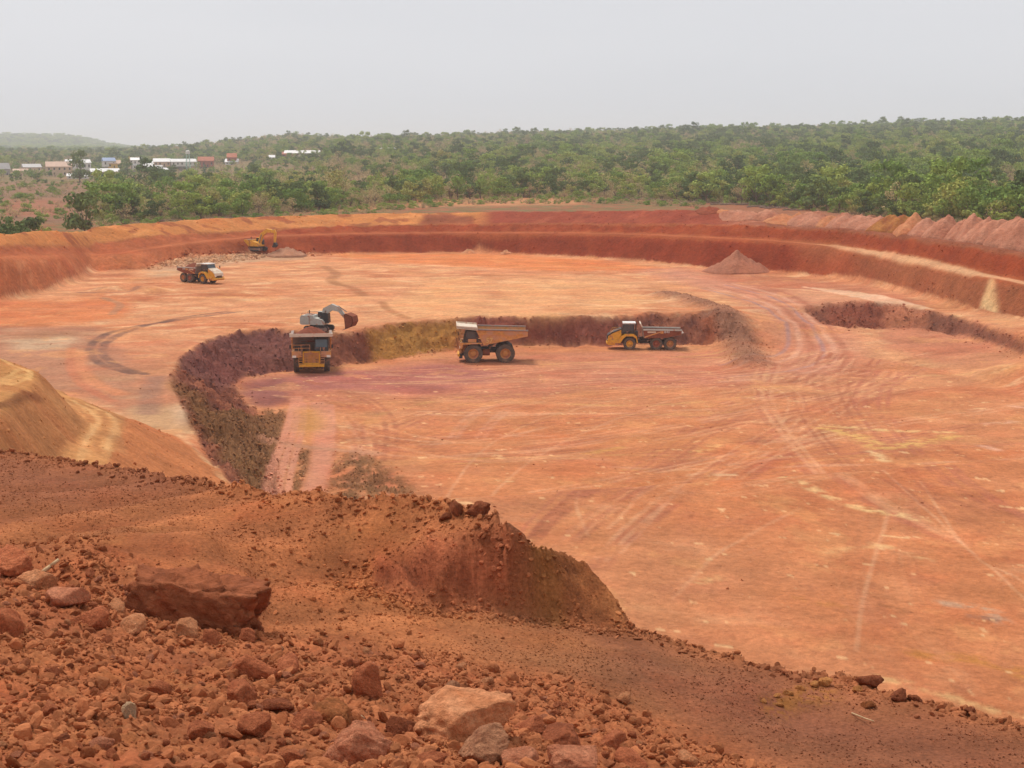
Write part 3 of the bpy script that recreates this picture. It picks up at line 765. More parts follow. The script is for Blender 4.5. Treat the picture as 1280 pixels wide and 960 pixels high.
# --- rim: berm, dumps' floor, cleared strip, field
paint(blur(R_out.astype(float), 1, 1, 1) * (R < 1150), CC(160, 104, 74))
rn = sub(M_rim, lambda x, y: fbm(x / 9, y / 9, 4))
paint(M_rim * sstep(-0.3, 0.25, rn) * sstep(930, 860, PXc), CC(124, 112, 72), 0.9)
rimband = blur((R_out & ~pip(poly(out(cre, 30, 0) + [(700, 0, 0)] + back), X, Y)).astype(float), 2, 2, 1)
paint((1 - rimband) * R_out, CC(150, 84, 58), 0.9)
BW = blur(R_bermf.astype(float), 1, 1, 1)
paint(BW, CC(208, 132, 74))
paint(BW * sstep(0, 0.5, rim_n), CC(220, 148, 88), 0.7)
bl = sub(R_bermf, lambda x, y: fbm(x / 7 + 3, y / 7, 3))
paint(BW * sstep(0.12, 0.3, bl) * sstep(620, 560, PXc), CC(160, 88, 56), 0.8)
paint(BW * sstep(590, 620, PXc), CC(156, 74, 52), 1.0)
paint(BW * sstep(890, 930, PXc), CC(164, 96, 70), 1.0); paint(BW * sstep(900, 950, PXc) * sstep(0, .3, bl), CC(196, 132, 100), .8)
paint(BW * sstep(590, 620, PXc) * sstep(0.1, 0.4, bl), CC(176, 92, 64), 0.8)
ip([(520, 284), (532, 268), (570, 269), (592, 270), (594, 284)], None, CC(150, 80, 54), 0.9, 0.3, 4, 1, BW)
far = (R > 580).astype(float)
gfar = sub((R > 560) & (np.abs(A) < 0.45), lambda x, y: fbm(x / 60, y / 110, 4))
paint(far, CC(134, 112, 78)); paint(far * sstep(-0.1, 0.4, gfar), CC(118, 108, 64), 0.8)
paint(far * sstep(0.15, 0.4, -gfar), CC(166, 122, 92), 0.6)
field = sstep(120, 90, PXc) * sstep(440, 460, R) * sstep(1080, 970, R)
paint(field, CC(148, 110, 86), 0.9); paint(field * sstep(0.0, 0.3, gfar + .1), CC(132, 104, 78), 0.6)
field2 = sstep(-10, 10, PXc) * sstep(100, 60, PXc) * sstep(490, 520, R) * sstep(730, 640, R)
paint(field2, CC(172, 108, 80), 0.6)
ip([(425, 262), (530, 247), (760, 246), (720, 256), (560, 258)], 12, CC(206, 142, 98), 0.8, 4, 15)
ip([(455, 230), (490, 229), (500, 238), (460, 240)], 12, CC(224, 178, 138), 0.9, 4, 15)
ip([(520, 228), (560, 229), (550, 236), (520, 236)], 12, CC(214, 164, 124), 0.8, 4, 15)
# --- left mounds and ramp: tan
mn = sub(R_mound, lambda x, y: fbm(x / 5, y / 5, 4))
paint(W_mound, CC(190, 126, 78)); paint(W_mound * sstep(0, 0.5, mn), CC(204, 144, 92), 0.6)
ramp_pg = pip(poly(m_toe + r_edge[::-1]), X, Y)
paint(blur(ramp_pg.astype(float), 2, 2, 1), CC(214, 150, 94), 0.95)
rampn = sub(ramp_pg, lambda x, y: fbm((x + 0.3 * y) / 0.9, y / 9, 3))
paint(ramp_pg * sstep(0.05, 0.4, rampn), CC(228, 172, 114), 0.6)
paint(ramp_pg * sstep(0.1, 0.4, -rampn), CC(196, 132, 82), 0.6)
for o_ in (0, 12, 24, 36):
    il([(88 + o_ * 1.2, 578), (104 + o_, 550), (112 + o_ * .9, 528), (100 + o_, 508), (80 + o_ * .8, 494)], 10.2, 0.4, CC(236, 182, 124) if o_ % 24 else CC(190, 126, 78), 0.6, 0.8)
of_pg = pip(poly(r_edge[3:] + [PR(200, 78, 0)] + f_toe[::-1][:-1]), X, Y) & ~R_near
paint(blur(of_pg.astype(float), 1, 1, 1), CC(204, 126, 78), 0.9)
il([(150, 528), (150, 545), (145, 565), (150, 590)], 9.0, 1.0, CC(184, 128, 82), 0.5)
il([(224, 545), (244, 562), (262, 580), (283, 602)], 4.3, 0.7, CC(228, 184, 136), 0.6, 0.9, 0.5)
mt = pip(poly(m_crest + m_edge[::-1]), X, Y)
paint(blur(mt.astype(float), 2, 2, 1), CC(206, 146, 88), 0.8)
for k in range(4):
    il([(-30 + 8 * k, 500 - 8 * k), (10 + 4 * k, 478 - 6 * k), (38, 462 - k * 1.5), (20 - 8 * k, 452 - k)], 15.2, 0.35, CC(232, 180, 116), 0.7)
il([(-60, 560), (0, 517), (25, 494), (48, 474)], 15.3, 0.7, CC(140, 86, 52), 0.8)
# --- near ground
N = M_near.astype(float)
paint(N, CC(178, 110, 72)); paint(N * sstep(-0.1, 0.4, near1), CC(194, 122, 82), 0.7); paint(N * sstep(0.05, 0.4, -near1), CC(154, 90, 60), 0.6)
ip([(-200, 540), (160, 580), (300, 600), (250, 622), (100, 640), (-200, 660)], 24.5, CC(142, 88, 66), 0.8, 0.5, 1.5, 8)
ip([(300, 612), (520, 618), (500, 660), (330, 690), (200, 680), (230, 640)], 24.6, CC(188, 114, 74), 0.6, 0.6, 1.5, 8)
ip([(620, 760), (800, 786), (1000, 836), (1280, 903), (1500, 960), (1300, 1050), (960, 960), (830, 903), (700, 850), (560, 820)], 23.2, CC(138, 88, 66), 0.92, 0.5, 1.5, 10)
ip([(560, 795), (700, 800), (820, 850), (800, 880), (690, 845), (600, 825)], 23.5, CC(132, 92, 66), 0.7, 0.5, 1.5, 10)
ip([(860, 838), (1100, 862), (1280, 920), (1280, 960), (1000, 940)], 23.1, CC(146, 88, 66), 0.6, 0.6, 1.5, 10)
och = poly_mask([(935, 878), (985, 872), (1010, 853), (1045, 852), (1040, 866), (1000, 880), (960, 888)], 23.1, 0.25, 0.4, 3)
paint(och * (np.where(M_near, near2, 0) > 0.1), CC(168, 112, 48), 0.8)
ip([(430, 740), (640, 770), (800, 790), (700, 800), (560, 790), (380, 770)], 23.6, CC(200, 126, 80), 0.7, 0.4, 1.0, 8)
paint(rut * N, CC(128, 76, 50), 0.6)
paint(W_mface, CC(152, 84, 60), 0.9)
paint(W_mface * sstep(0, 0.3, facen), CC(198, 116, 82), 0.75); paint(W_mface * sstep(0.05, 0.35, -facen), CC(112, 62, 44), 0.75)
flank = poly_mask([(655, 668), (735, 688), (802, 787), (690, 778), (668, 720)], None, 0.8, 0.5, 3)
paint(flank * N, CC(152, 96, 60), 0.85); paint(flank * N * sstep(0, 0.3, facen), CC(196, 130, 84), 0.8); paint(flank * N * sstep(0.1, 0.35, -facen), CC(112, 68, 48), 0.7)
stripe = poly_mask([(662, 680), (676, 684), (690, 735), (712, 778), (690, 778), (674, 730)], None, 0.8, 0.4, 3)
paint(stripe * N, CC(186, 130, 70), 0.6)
Wp = W_pile * N
paint(Wp, CC(168, 94, 62)); paint(Wp * sstep(-0.05, 0.4, near1), CC(182, 106, 72), 0.7); paint(Wp * sstep(0.1, 0.35, near2), CC(188, 112, 76), 0.5)
paint(Wp * sstep(0.05, 0.4, -near1), CC(140, 74, 50), 0.6)
paint(blur(R_lipface.astype(float), 1, 1, 1), CC(140, 86, 58), 0.9)

# ------------------------------------------------------------------ terrain: mesh objects
idx_grid = np.arange(NA * NR).reshape(NR, NA)
quads = np.stack([idx_grid[:-1, :-1], idx_grid[:-1, 1:], idx_grid[1:, 1:], idx_grid[1:, :-1]], -1).reshape(-1, 4)[:, ::-1]
VCO = np.stack([X, Y, Z], -1).reshape(-1, 3)
LUM = (CO @ np.array((0.25, 0.65, 0.10)))[..., None]
pw = np.clip(W_pile, 0, 1)[..., None]
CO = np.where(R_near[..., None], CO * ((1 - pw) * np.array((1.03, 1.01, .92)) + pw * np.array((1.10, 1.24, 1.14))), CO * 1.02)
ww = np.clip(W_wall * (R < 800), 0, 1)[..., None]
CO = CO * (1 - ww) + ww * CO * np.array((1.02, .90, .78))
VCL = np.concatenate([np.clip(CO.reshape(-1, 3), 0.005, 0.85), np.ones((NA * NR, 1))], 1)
lab = np.zeros(X.shape, np.int8)                 # 0 ground
lab[R_wall & (R < 800)] = 1
lab[R_inpit & (R < 800)] = 2
lab[R_mound] = 3
lab[R_near] = 4
lab[R_pile] = 5
flab = lab[:-1, :-1].ravel()
M_soil = soil_mat('red_soil', (.16, .19), (1.6, .18), (.55, .07), (.7, .55), .9, 1.3, .5)
M_soil_near = soil_mat('red_soil_gritty', (.9, .24), (16.0, .32), (2.0, .08), (9.0, .6), .75, 13.0, .06)
GN = {}
for k, nm in enumerate(['ground', 'pit_wall', 'pit_floor', 'haul_ramp', 'bench_ground', 'rubble_slope']):
    fq = quads[flab == k]
    u, inv = np.unique(fq, return_inverse=True)
    me = bpy.data.meshes.new(nm)
    me.vertices.add(len(u)); me.vertices.foreach_set('co', VCO[u].astype(np.float32).ravel())
    nf = len(fq)
    me.loops.add(nf * 4); me.loops.foreach_set('vertex_index', inv.astype(np.int32).ravel())
    me.polygons.add(nf)
    me.polygons.foreach_set('loop_start', np.arange(0, nf * 4, 4, dtype=np.int32))
    me.polygons.foreach_set('use_smooth', np.ones(nf, bool))
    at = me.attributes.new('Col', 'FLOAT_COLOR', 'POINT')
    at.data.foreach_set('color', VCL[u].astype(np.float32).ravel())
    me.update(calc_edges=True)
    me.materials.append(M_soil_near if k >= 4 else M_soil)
    ob = bpy.data.objects.new(nm, me); COL.objects.link(ob)
    ob['kind'] = 'structure'
    GN[nm] = ob
GN['ground']['label'] = 'dry brown open ground and wooded slopes beyond the pit'
GN['pit_wall']['label'] = 'steep red earth wall in two lifts around the far side of the pit'
GN['pit_floor']['label'] = 'tracked orange earth floor of the open pit'
GN['haul_ramp']['label'] = 'tan earth ramp and mounds at the left of the pit'
GN['bench_ground']['label'] = 'rutted brown earth bench in front of the pit edge'
GN['rubble_slope']['label'] = 'loose red rubble slope in the near left corner'
print('terrain done', time.time() - T0_)
# ------------------------------------------------------------------ mesh builder for things
class MB:
    def __init__(s): s.v = []; s.f = []
    def add(s, v, f):
        n = len(s.v); s.v += [tuple(p) for p in v]; s.f += [tuple(i + n for i in q) for q in f]; return s
    def box(s, x0, x1, y0, y1, z0, z1):
        return s.hexa([(x0, y0, z0), (x1, y0, z0), (x1, y1, z0), (x0, y1, z0), (x0, y0, z1), (x1, y0, z1), (x1, y1, z1), (x0, y1, z1)])
    def hexa(s, p):
        return s.add(p, [(0, 3, 2, 1), (4, 5, 6, 7), (0, 1, 5, 4), (1, 2, 6, 5), (2, 3, 7, 6), (3, 0, 4, 7)])
    def prism(s, pg, y0, y1, y2=None):
        """polygon in (x, z) extruded along y"""
        n = len(pg)
        a = sum(pg[i][0] * pg[(i + 1) % n][1] - pg[(i + 1) % n][0] * pg[i][1] for i in range(n))
        if a < 0: pg = pg[::-1]
        v = [(x, y0, z) for x, z in pg] + [(x, y1, z) for x, z in pg]
        f = [tuple(range(n)), tuple(range(2 * n - 1, n - 1, -1))] + [((i + 1) % n, i, n + i, n + (i + 1) % n) for i in range(n)]
        return s.add(v, f)
    def lathe(s, prof, c, n=20):
        """profile [(radius, y)] turned about the y axis through c"""
        v, f = [], []
        for k in range(n):
            a = 2 * math.pi * k / n
            for r, y in prof: v.append((c[0] + r * math.cos(a), c[1] + y, c[2] + r * math.sin(a)))
        m = len(prof)
        for k in range(n):
            for i in range(m - 1):
                f.append((k * m + i, k * m + i + 1, ((k + 1) % n) * m + i + 1, ((k + 1) % n) * m + i))
        return s.add(v, f)
    def tube(s, p0, p1, r, n=6, r1=None):
        p0, p1 = Vector(p0), Vector(p1); d = (p1 - p0).normalized()
        a = d.orthogonal().normalized(); b = d.cross(a)
        r1 = r if r1 is None else r1
        v = []
        for q, rad in ((p0, r), (p1, r1)):
            v += [q + (a * math.cos(2 * math.pi * k / n) + b * math.sin(2 * math.pi * k / n)) * rad for k in range(n)]
        f = [(k, (k + 1) % n, n + (k + 1) % n, n + k) for k in range(n)] + [tuple(range(n - 1, -1, -1)), tuple(range(n, 2 * n))]
        return s.add(v, f)
    def build(s, name, m, parent=None, smooth=False):
        me = bpy.data.meshes.new(name); me.from_pydata(s.v, [], s.f)
        me.materials.append(m)
        if smooth: me.shade_smooth()
        bm = bmesh.new(); bm.from_mesh(me); bmesh.ops.recalc_face_normals(bm, faces=bm.faces); bm.to_mesh(me); bm.free()
        o = bpy.data.objects.new(name, me); COL.objects.link(o)
        if parent: o.parent = parent
        return o
def empty(name, loc, rz=0, rx=0, ry=0):
    o = bpy.data.objects.new(name, None); COL.objects.link(o)
    o.empty_display_size = 0.5
    o.location = loc; o.rotation_euler = (rx, ry, rz)
    return o
def text(name, s, size, m, parent, loc, rot):
    cu = bpy.data.curves.new(name, 'FONT'); cu.body = s; cu.size = size; cu.extrude = 0.008; cu.align_x = 'CENTER'; cu.align_y = 'CENTER'
    cu.resolution_u = 2
    o = bpy.data.objects.new(name, cu); COL.objects.link(o)
    dg = bpy.context.evaluated_depsgraph_get()
    me = bpy.data.meshes.new_from_object(o.evaluated_get(dg))
    bpy.data.objects.remove(o); bpy.data.curves.remove(cu)
    me.name = name; me.materials.clear(); me.materials.append(m)
    o = bpy.data.objects.new(name, me); COL.objects.link(o); o.parent = parent; o.location = loc; o.rotation_euler = rot
    return o

DUST = CC(190, 122, 92)
M_yel = mat('yellow_paint', CC(238, 172, 48), 0.55, 0.4, noise=0.15, nscale=2.5, dust=DUST, dustamt=0.18)
M_yel2 = mat('dusty_orange_paint', CC(224, 156, 88), 0.75, 0.25, noise=0.22, nscale=2.5, dust=CC(216, 158, 122), dustamt=0.5)
M_cream = mat('cream_paint', CC(228, 208, 184), 0.6, 0.3, noise=0.08, dust=DUST, dustamt=0.1)
M_white = mat('white_paint', CC(236, 232, 226), 0.5, 0.4, noise=0.06, dust=DUST, dustamt=0.05)
M_grey = mat('grey_white_paint', CC(196, 192, 180), 0.55, 0.4, noise=0.12, dust=DUST, dustamt=0.1)
M_steel = mat('worn_steel', CC(150, 132, 120), 0.55, 0.5, metal=0.2, noise=0.2, dust=DUST, dustamt=0.25)
M_dark = mat('dark_metal', CC(62, 54, 52), 0.6, 0.4, noise=0.2, dust=DUST, dustamt=0.15)
M_black = mat('black_paint', CC(46, 44, 46), 0.45, 0.5, noise=0.1, dust=DUST, dustamt=0.05)
M_glass = mat('cab_glass', CC(62, 72, 80), 0.08, 0.8)
M_tyre = mat('dusty_tyre', CC(104, 90, 80), 0.9, 0.1, noise=0.2, nscale=4, dust=CC(150, 116, 96), dustamt=0.15)
M_rim = mat('orange_rim', CC(206, 140, 78), 0.7, 0.3, noise=0.15, dust=DUST, dustamt=0.3)
M_rimred = mat('muddy_rim', CC(170, 96, 72), 0.8, 0.2, noise=0.2)
M_mud = mat('mud_caked_steel', CC(146, 84, 62), 0.9, 0.1, noise=0.25, nscale=2)
M_lamp = mat('lamp_lens', CC(250, 244, 230), 0.2, 0.6)
M_letter = mat('pale_lettering', CC(240, 206, 130), 0.7)
M_letterw = mat('white_lettering', CC(240, 238, 232), 0.6)
M_load = mat('load_earth', CC(136, 74, 54), 0.95, 0.1, noise=0.3, nscale=2, bump=0.6, bscale=3, bdist=0.2)

def wheel(parent, x, y, r, wd, mrim, side, lugs=22, dual=False):
    """tyre + rim; side = +1/-1 outward direction along y"""
    h = wd / 2
    rr_ = [(r * 0.56, -h * .9), (r * 0.72, -h), (r * 0.9, -h * 0.98), (r * 0.985, -h * 0.8), (r * 0.985, h * 0.8), (r * 0.9, h * 0.98), (r * 0.72, h), (r * 0.56, h * .9)]
    t = MB().lathe(rr_, (0, 0, 0), 28)
    for k in range(lugs):
        a = 2 * math.pi * k / lugs; da = 2 * math.pi / lugs * 0.26
        for sg in (-1, 1):
            a0 = a + sg * da * 0.9
            y0, y1 = (0.02, h * 0.93) if sg > 0 else (-h * 0.93, -0.02)
            v = []
            for rad in (r * 0.96, r * 1.02):
                for (aa, yy) in ((a0 - da, y0), (a0 + da, y0), (a0 + da, y1), (a0 - da, y1)):
                    v.append((rad * math.cos(aa), yy, rad * math.sin(aa)))
            t.hexa(v)
    w_ = empty('wheel', (x, y, r)); w_.parent = parent
    t.build('tyre', M_tyre, w_)
    s = side
    pr = [(r * 0.58, s * h * 0.9), (r * 0.5, s * h * 0.8), (r * 0.47, s * h * 0.4), (r * 0.3, s * h * 0.35), (r * 0.26, s * h * 0.75), (r * 0.1, s * h * 0.8), (0.001, s * h * 0.8)]
    rim = MB().lathe(pr, (0, 0, 0), 20)
    for k in range(10):
        a = 2 * math.pi * k / 10
        rim.box(r * .38 * math.cos(a) - .04, r * .38 * math.cos(a) + .04, min(s * h * .36, s * h * .44), max(s * h * .36, s * h * .44), r * .38 * math.sin(a) - .04, r * .38 * math.sin(a) + .04)
    rim.build('rim', mrim, w_)
    return w_

def haul_truck(name, loc, rz, label):
    T = empty(name, loc, rz)
    tag(T, label, 'dump truck', 'rigid haul trucks in the pit')
    for y, s in ((2.1, 1), (-2.1, -1)):
        wheel(T, 2.35, y, 1.37, 0.82, M_rim, s)
    for y, s in ((2.1, 1), (-2.1, -1)):
        wheel(T, -2.35, y, 1.37, 0.82, M_rim, s)
        wheel(T, -2.35, y - s * 0.92, 1.36, 0.78, M_rim, s)
    c = MB()
    c.box(-3.4, 4.1, -0.95, -0.55, 1.35, 2.0).box(-3.4, 4.1, 0.55, 0.95, 1.35, 2.0).box(-3.2, -2.9, -.6, .6, 1.3, 1.9).box(0.2, 0.6, -.6, .6, 1.3, 1.9)
    c.prism([(-3.4, 2.0), (-3.4, 2.5), (-2.6, 2.6), (-1.8, 2.0)], -0.9, 0.9)
    c.tube((-2.35, -1.7, 1.37), (-2.35, 1.7, 1.37), 0.45, 10).tube((2.35, -1.8, 1.37), (2.35, 1.8, 1.37), 0.28, 8)
    c.build('chassis', M_dark, T)
    MB().tube((-0.1, 1.5, 1.5), (0.95, 1.5, 1.5), 0.5, 12).build('fuel_tank', M_mud, T)
    MB().tube((-0.1, -1.5, 1.5), (0.95, -1.5, 1.5), 0.5, 12).build('hydraulic_tank', M_mud, T)
    for s in (-1, 1):
        MB().tube((0.3, s * 1.05, 1.6), (-0.9, s * 1.05, 3.1), 0.16, 8).build('hoist_cylinder', M_steel, T)
    # bonnet and radiator
    MB().box(1.7, 4.0, -1.02, 1.02, 1.35, 2.86).build('hood', M_yel2, T)
    gf = MB()
    for (a, b, c0, d) in ((-1.18, -1.02, 1.3, 3.0), (1.02, 1.18, 1.3, 3.0), (-1.18, 1.18, 2.86, 3.02), (-1.18, 1.18, 1.3, 1.42)):
        gf.box(4.0, 4.28, a, b, c0, d)
    g = gf.build('radiator_frame', M_yel, T)
    gr = MB()
    for k in range(7): gr.box(4.06, 4.14, -1.02, 1.02, 1.5 + k * 0.2, 1.6 + k * 0.2)
    for k in range(6): gr.box(4.1, 4.17, -0.9 + k * .35, -0.84 + k * .35, 1.42, 2.86)
    gr.build('grille', M_yel2, g)
    MB().box(4.3, 4.62, -1.75, 1.75, 0.92, 1.28).build('bumper', M_yel, T)
    MB().box(3.9, 4.4, -1.6, -1.3, 0.6, 1.0).box(3.9, 4.4, 1.3, 1.6, 0.6, 1.0).box(3.6, 4.35, -1.6, 1.6, 1.0, 1.12).build('tow_mount', M_dark, T)
    for s in (-1, 1):
        f = MB()
        y0, y1 = sorted((s * 1.35, s * 2.72))
        f.prism([(1.1, 2.86), (1.1, 3.02), (4.25, 3.02), (4.25, 2.2), (3.95, 2.2), (3.85, 2.78)], y0, y1)
        f.build('fender', M_yel2, T)
        MB().box(4.26, 4.36, min(s * 2.1, s * 2.62), max(s * 2.1, s * 2.62), 2.2, 2.5).build('headlight', M_lamp, T)
        st = MB()
        for k in range(5): st.box(4.05, 4.4, min(s * 1.25, s * 1.75), max(s * 1.25, s * 1.75), 1.35 + .32 * k, 1.41 + .32 * k)
        st.tube((4.38, s * 1.25, 1.2), (4.3, s * 1.25, 3.6), 0.03).tube((4.38, s * 1.75, 1.2), (4.3, s * 1.75, 3.6), 0.03)
        st.build('ladder', M_yel2, T)
    rl = MB()
    for x in (2.4, 3.3, 4.2): rl.tube((x, -2.65, 3.0), (x, -2.65, 3.95), 0.035)
    for z in (3.5, 3.95): rl.tube((2.4, -2.65, z), (4.2, -2.65, z), 0.035).tube((4.2, -2.65, z), (4.2, -0.2, z), 0.035)
    rl.tube((4.2, -1.4, 3.0), (4.2, -1.4, 3.95), 0.035).tube((4.2, -0.2, 3.0), (4.2, -0.2, 3.95), 0.035)
    rl.build('handrail', M_yel2, T)
    MB().box(2.0, 3.2, -2.3, -0.9, 3.02, 3.9).build('air_cleaner', M_dark, T)
    cab = MB(); cab.prism([(1.55, 3.02), (1.75, 4.78), (3.45, 4.78), (3.85, 3.02)], 0.45, 2.35)
    cb = cab.build('cab', M_dark, T)
    MB().prism([(1.98, 3.65), (2.08, 4.6), (3.2, 4.6), (3.42, 3.65)], 2.352, 2.37).build('side_window', M_glass, cb)
    MB().hexa([(3.78, .6, 3.55), (3.8, .6, 3.55), (3.8, 2.2, 3.55), (3.78, 2.2, 3.55), (3.55, .6, 4.6), (3.57, .6, 4.6), (3.57, 2.2, 4.6), (3.55, 2.2, 4.6)]).build('windscreen', M_glass, cb)
    MB().box(1.9, 3.1, 2.36, 2.40, 3.05, 3.55).build('door_panel', M_yel2, cb)
    for s in (-1, 1):
        MB().tube((4.2, s * 2.6, 3.2), (4.45, s * 2.95, 3.9), 0.03).box(4.4, 4.47, min(s * 2.75, s * 3.0), max(s * 2.75, s * 3.0), 3.5, 4.0).build('mirror', M_dark, T)
    # tray
    W = 2.72
    side = [(1.95, 4.86), (0.85, 2.66), (-3.6, 3.52), (-5.6, 3.92), (-5.6, 4.62), (-3.0, 4.80)]
    tr = empty('tray', (0, 0, 0)); tr.parent = T
    for s in (-1, 1):
        MB().prism(side, min(s * W, s * (W - .14)), max(s * W, s * (W - .14))).build('side_plate', M_yel2, tr)
        rb = MB()
        for x in (0.4, -1.0, -2.4, -3.8):
            zb = np.interp(x, [-5.6, -3.6, .85], [3.92, 3.52, 2.66])
            rb.box(x - .1, x + .1, min(s * (W + .13), s * W), max(s * (W + .13), s * W), zb + .02, 4.62)
        rb.prism([(1.7, 4.42), (-5.4, 4.3), (-5.4, 4.12), (1.6, 4.22)], min(s * (W + .1), s * (W + .004)), max(s * (W + .1), s * (W + .004)))
        rb.build('rib', M_yel2, tr)
        MB().prism([(2.0, 4.88), (-5.65, 4.66), (-5.65, 4.84), (2.0, 5.06)], min(s * (W + .16), s * (W - .2)), max(s * (W + .16), s * (W - .2))).build('top_rail', M_steel, tr)
    fl = MB()
    fl.prism([(0.85, 2.68), (-3.6, 3.54), (-5.6, 3.94), (-5.6, 4.06), (-3.6, 3.66), (0.9, 2.84)], -W + .13, W - .13)
    fl.prism([(0.85, 2.68), (1.95, 4.86), (1.85, 4.9), (0.75, 2.8)], -W + .13, W - .13)
    fl.build('floor_plate', M_steel, tr)
    ca = MB()
    ca.prism([(1.7, 4.95), (4.65, 5.28), (4.65, 5.4), (1.7, 5.08)], -2.95, 2.95)
    for s in (-1, 1): ca.prism([(1.7, 4.85), (4.65, 5.15), (4.68, 5.55), (1.7, 5.32)], min(s * 2.95, s * 2.87), max(s * 2.95, s * 2.87))
    ca.box(4.62, 4.74, -2.95, 2.95, 5.12, 5.56)
    ca.build('canopy', M_cream, tr)
    for s in (-1, 1):
        text('number_marking', '57', 1.0, M_letter, tr, (0.0, s * (W + .14), 3.35), (math.pi / 2, 0, math.pi if s > 0 else 0))
    return T

def adt(name, loc, rz, label, ry=0):
    T = empty(name, loc, rz, 0, ry)
    tag(T, label, 'dump truck', 'articulated dump trucks in the pit')
    for x, mr in ((2.44, M_yel), (-1.67, M_rimred), (-3.82, M_rim)):
        for s in (-1, 1): wheel(T, x, s * 1.3, 0.97, 0.72, mr, s, 18)
    c = MB()
    c.box(1.0, 4.6, -.5, .5, 0.95, 1.5).box(-4.9, 0.2, -.45, .45, 0.95, 1.45).tube((0.55, 0, .9), (0.55, 0, 1.9), 0.35, 8).box(0.2, 1.1, -.35, .35, 1.0, 1.5)
    for x in (2.44, -1.67, -3.82): c.tube((x, -1.1, .97), (x, 1.1, .97), 0.22, 8)
    c.box(-3.6, -1.9, -1.0, -.7, .9, 1.2).box(-3.6, -1.9, .7, 1.0, .9, 1.2)
    c.build('chassis', M_dark, T)
    hd = MB()
    hd.prism([(3.75, 1.55), (3.75, 3.1), (5.1, 2.55), (5.75, 2.1), (5.85, 1.3), (5.3, 1.05), (3.75, 1.05)], -1.15, 1.15)
    hd.build('hood', M_yel, T)
    ht = MB(); ht.prism([(3.75, 3.12), (3.75, 3.28), (5.15, 2.75), (5.85, 2.25), (5.95, 1.75), (5.87, 1.7), (5.77, 2.12), (5.1, 2.57)], -1.2, 1.2)
    ht.build('hood_cover', M_cream if 'white hood' in label else M_dark, T)
    gr = MB()
    for k in range(5): gr.box(5.87, 5.93, -.85, .85, 1.3 + k * .09, 1.35 + k * .09)
    gr.build('grille', M_black, T)
    MB().prism([(4.7, .75), (4.7, 1.25), (5.9, 1.28), (6.05, 1.0), (5.7, .75)], -1.45, 1.45).build('bumper', M_yel, T)
    for s in (-1, 1):
        y0, y1 = sorted((s * .95, s * 1.68))
        MB().prism([(1.15, 1.15), (1.35, 2.15), (1.9, 2.5), (3.1, 2.5), (3.7, 2.15), (4.1, 1.55), (5.4, 1.5), (5.4, 1.05), (3.9, 1.1), (3.45, 1.75), (3.0, 2.15), (1.9, 2.15), (1.45, 1.8), (1.35, 1.15)], y0, y1).build('fender', M_yel, T)
        MB().box(5.86, 5.96, min(s * .75, s * 1.1), max(s * .75, s * 1.1), 1.55, 1.8).build('headlight', M_lamp, T)
        MB().tube((3.9, s * 1.2, 3.2), (4.3, s * 1.7, 3.5), .025).box(4.27, 4.33, min(s * 1.55, s * 1.8), max(s * 1.55, s * 1.8), 3.1, 3.7).build('mirror', M_black, T)
        MB().tube((3.75, s * 1.18, 3.2), (5.0, s * 1.18, 3.2), .025).tube((5.0, s * 1.18, 3.2), (5.6, s * 1.1, 2.3), .025).build('handrail', M_yel, T)
    cab = MB(); cab.prism([(1.65, 2.5), (1.75, 4.02), (3.3, 4.02), (3.85, 2.95), (3.85, 2.5)], -1.1, 1.1)
    cb = cab.build('cab', M_black, T)
    MB().box(1.5, 3.5, -1.18, 1.18, 4.02, 4.2).build('roof', M_white, cb)
    for s in (-1, 1):
        MB().prism([(1.9, 2.95), (1.95, 3.9), (2.5, 3.9), (2.5, 2.95)], min(s * 1.102, s * 1.12), max(s * 1.102, s * 1.12)).build('side_window', M_glass, cb)
        MB().prism([(2.6, 2.85), (2.6, 3.9), (3.2, 3.9), (3.65, 2.98), (3.65, 2.85)], min(s * 1.102, s * 1.12), max(s * 1.102, s * 1.12)).build('side_window', M_glass, cb)
    MB().hexa([(3.81, -.98, 3.05), (3.83, -.98, 3.05), (3.83, .98, 3.05), (3.81, .98, 3.05), (3.345, -.98, 3.96), (3.365, -.98, 3.96), (3.365, .98, 3.96), (3.345, .98, 3.96)]).build('windscreen', M_glass, cb)
    MB().tube((1.4, -.8, 2.4), (1.4, -.8, 4.0), .09, 8).build('exhaust', M_dark, T)
    MB().box(1.15, 1.6, .3, 1.3, 1.6, 2.9).build('air_filter', M_dark, T)
    MB().tube((0.9, .55, 1.3), (-.5, .55, 1.5), .09).tube((0.9, -.55, 1.3), (-.5, -.55, 1.5), .09).tube((1.2, .2, 1.7), (.3, .4, 2.0), .06).build('steering_hose', M_dark, T)
    W = 1.68
    tr = empty('tray', (0, 0, 0)); tr.parent = T
    side = [(0.35, 3.1), (0.15, 1.95), (-0.6, 1.85), (-3.2, 1.95), (-5.55, 2.45), (-5.6, 3.05)]
    for s in (-1, 1):
        MB().prism(side, min(s * W, s * (W - .08)), max(s * W, s * (W - .08))).build('side_plate', M_mud, tr)
        MB().prism([(.35, 3.08), (-5.62, 3.02), (-5.62, 3.22), (.35, 3.3)], min(s * (W + .1), s * (W - .1)), max(s * (W + .1), s * (W - .1))).build('top_rail', M_grey, tr)
        rb = MB()
        rb.prism([(.2, 2.1), (-2.45, 3.0), (-2.6, 2.85), (.1, 1.95)], min(s * (W + .08), s * (W + .003)), max(s * (W + .08), s * (W + .003)))
        rb.box(-2.75, -2.3, min(s * (W + .1), s * (W + .003)), max(s * (W + .1), s * (W + .003)), 2.6, 3.0)
        rb.build('rib', M_yel2, tr)
        text('lettering', 'B40', 0.55, M_letterw, tr, (-3.3, s * (W + .06), 2.86), (math.pi / 2, 0, math.pi if s > 0 else 0))
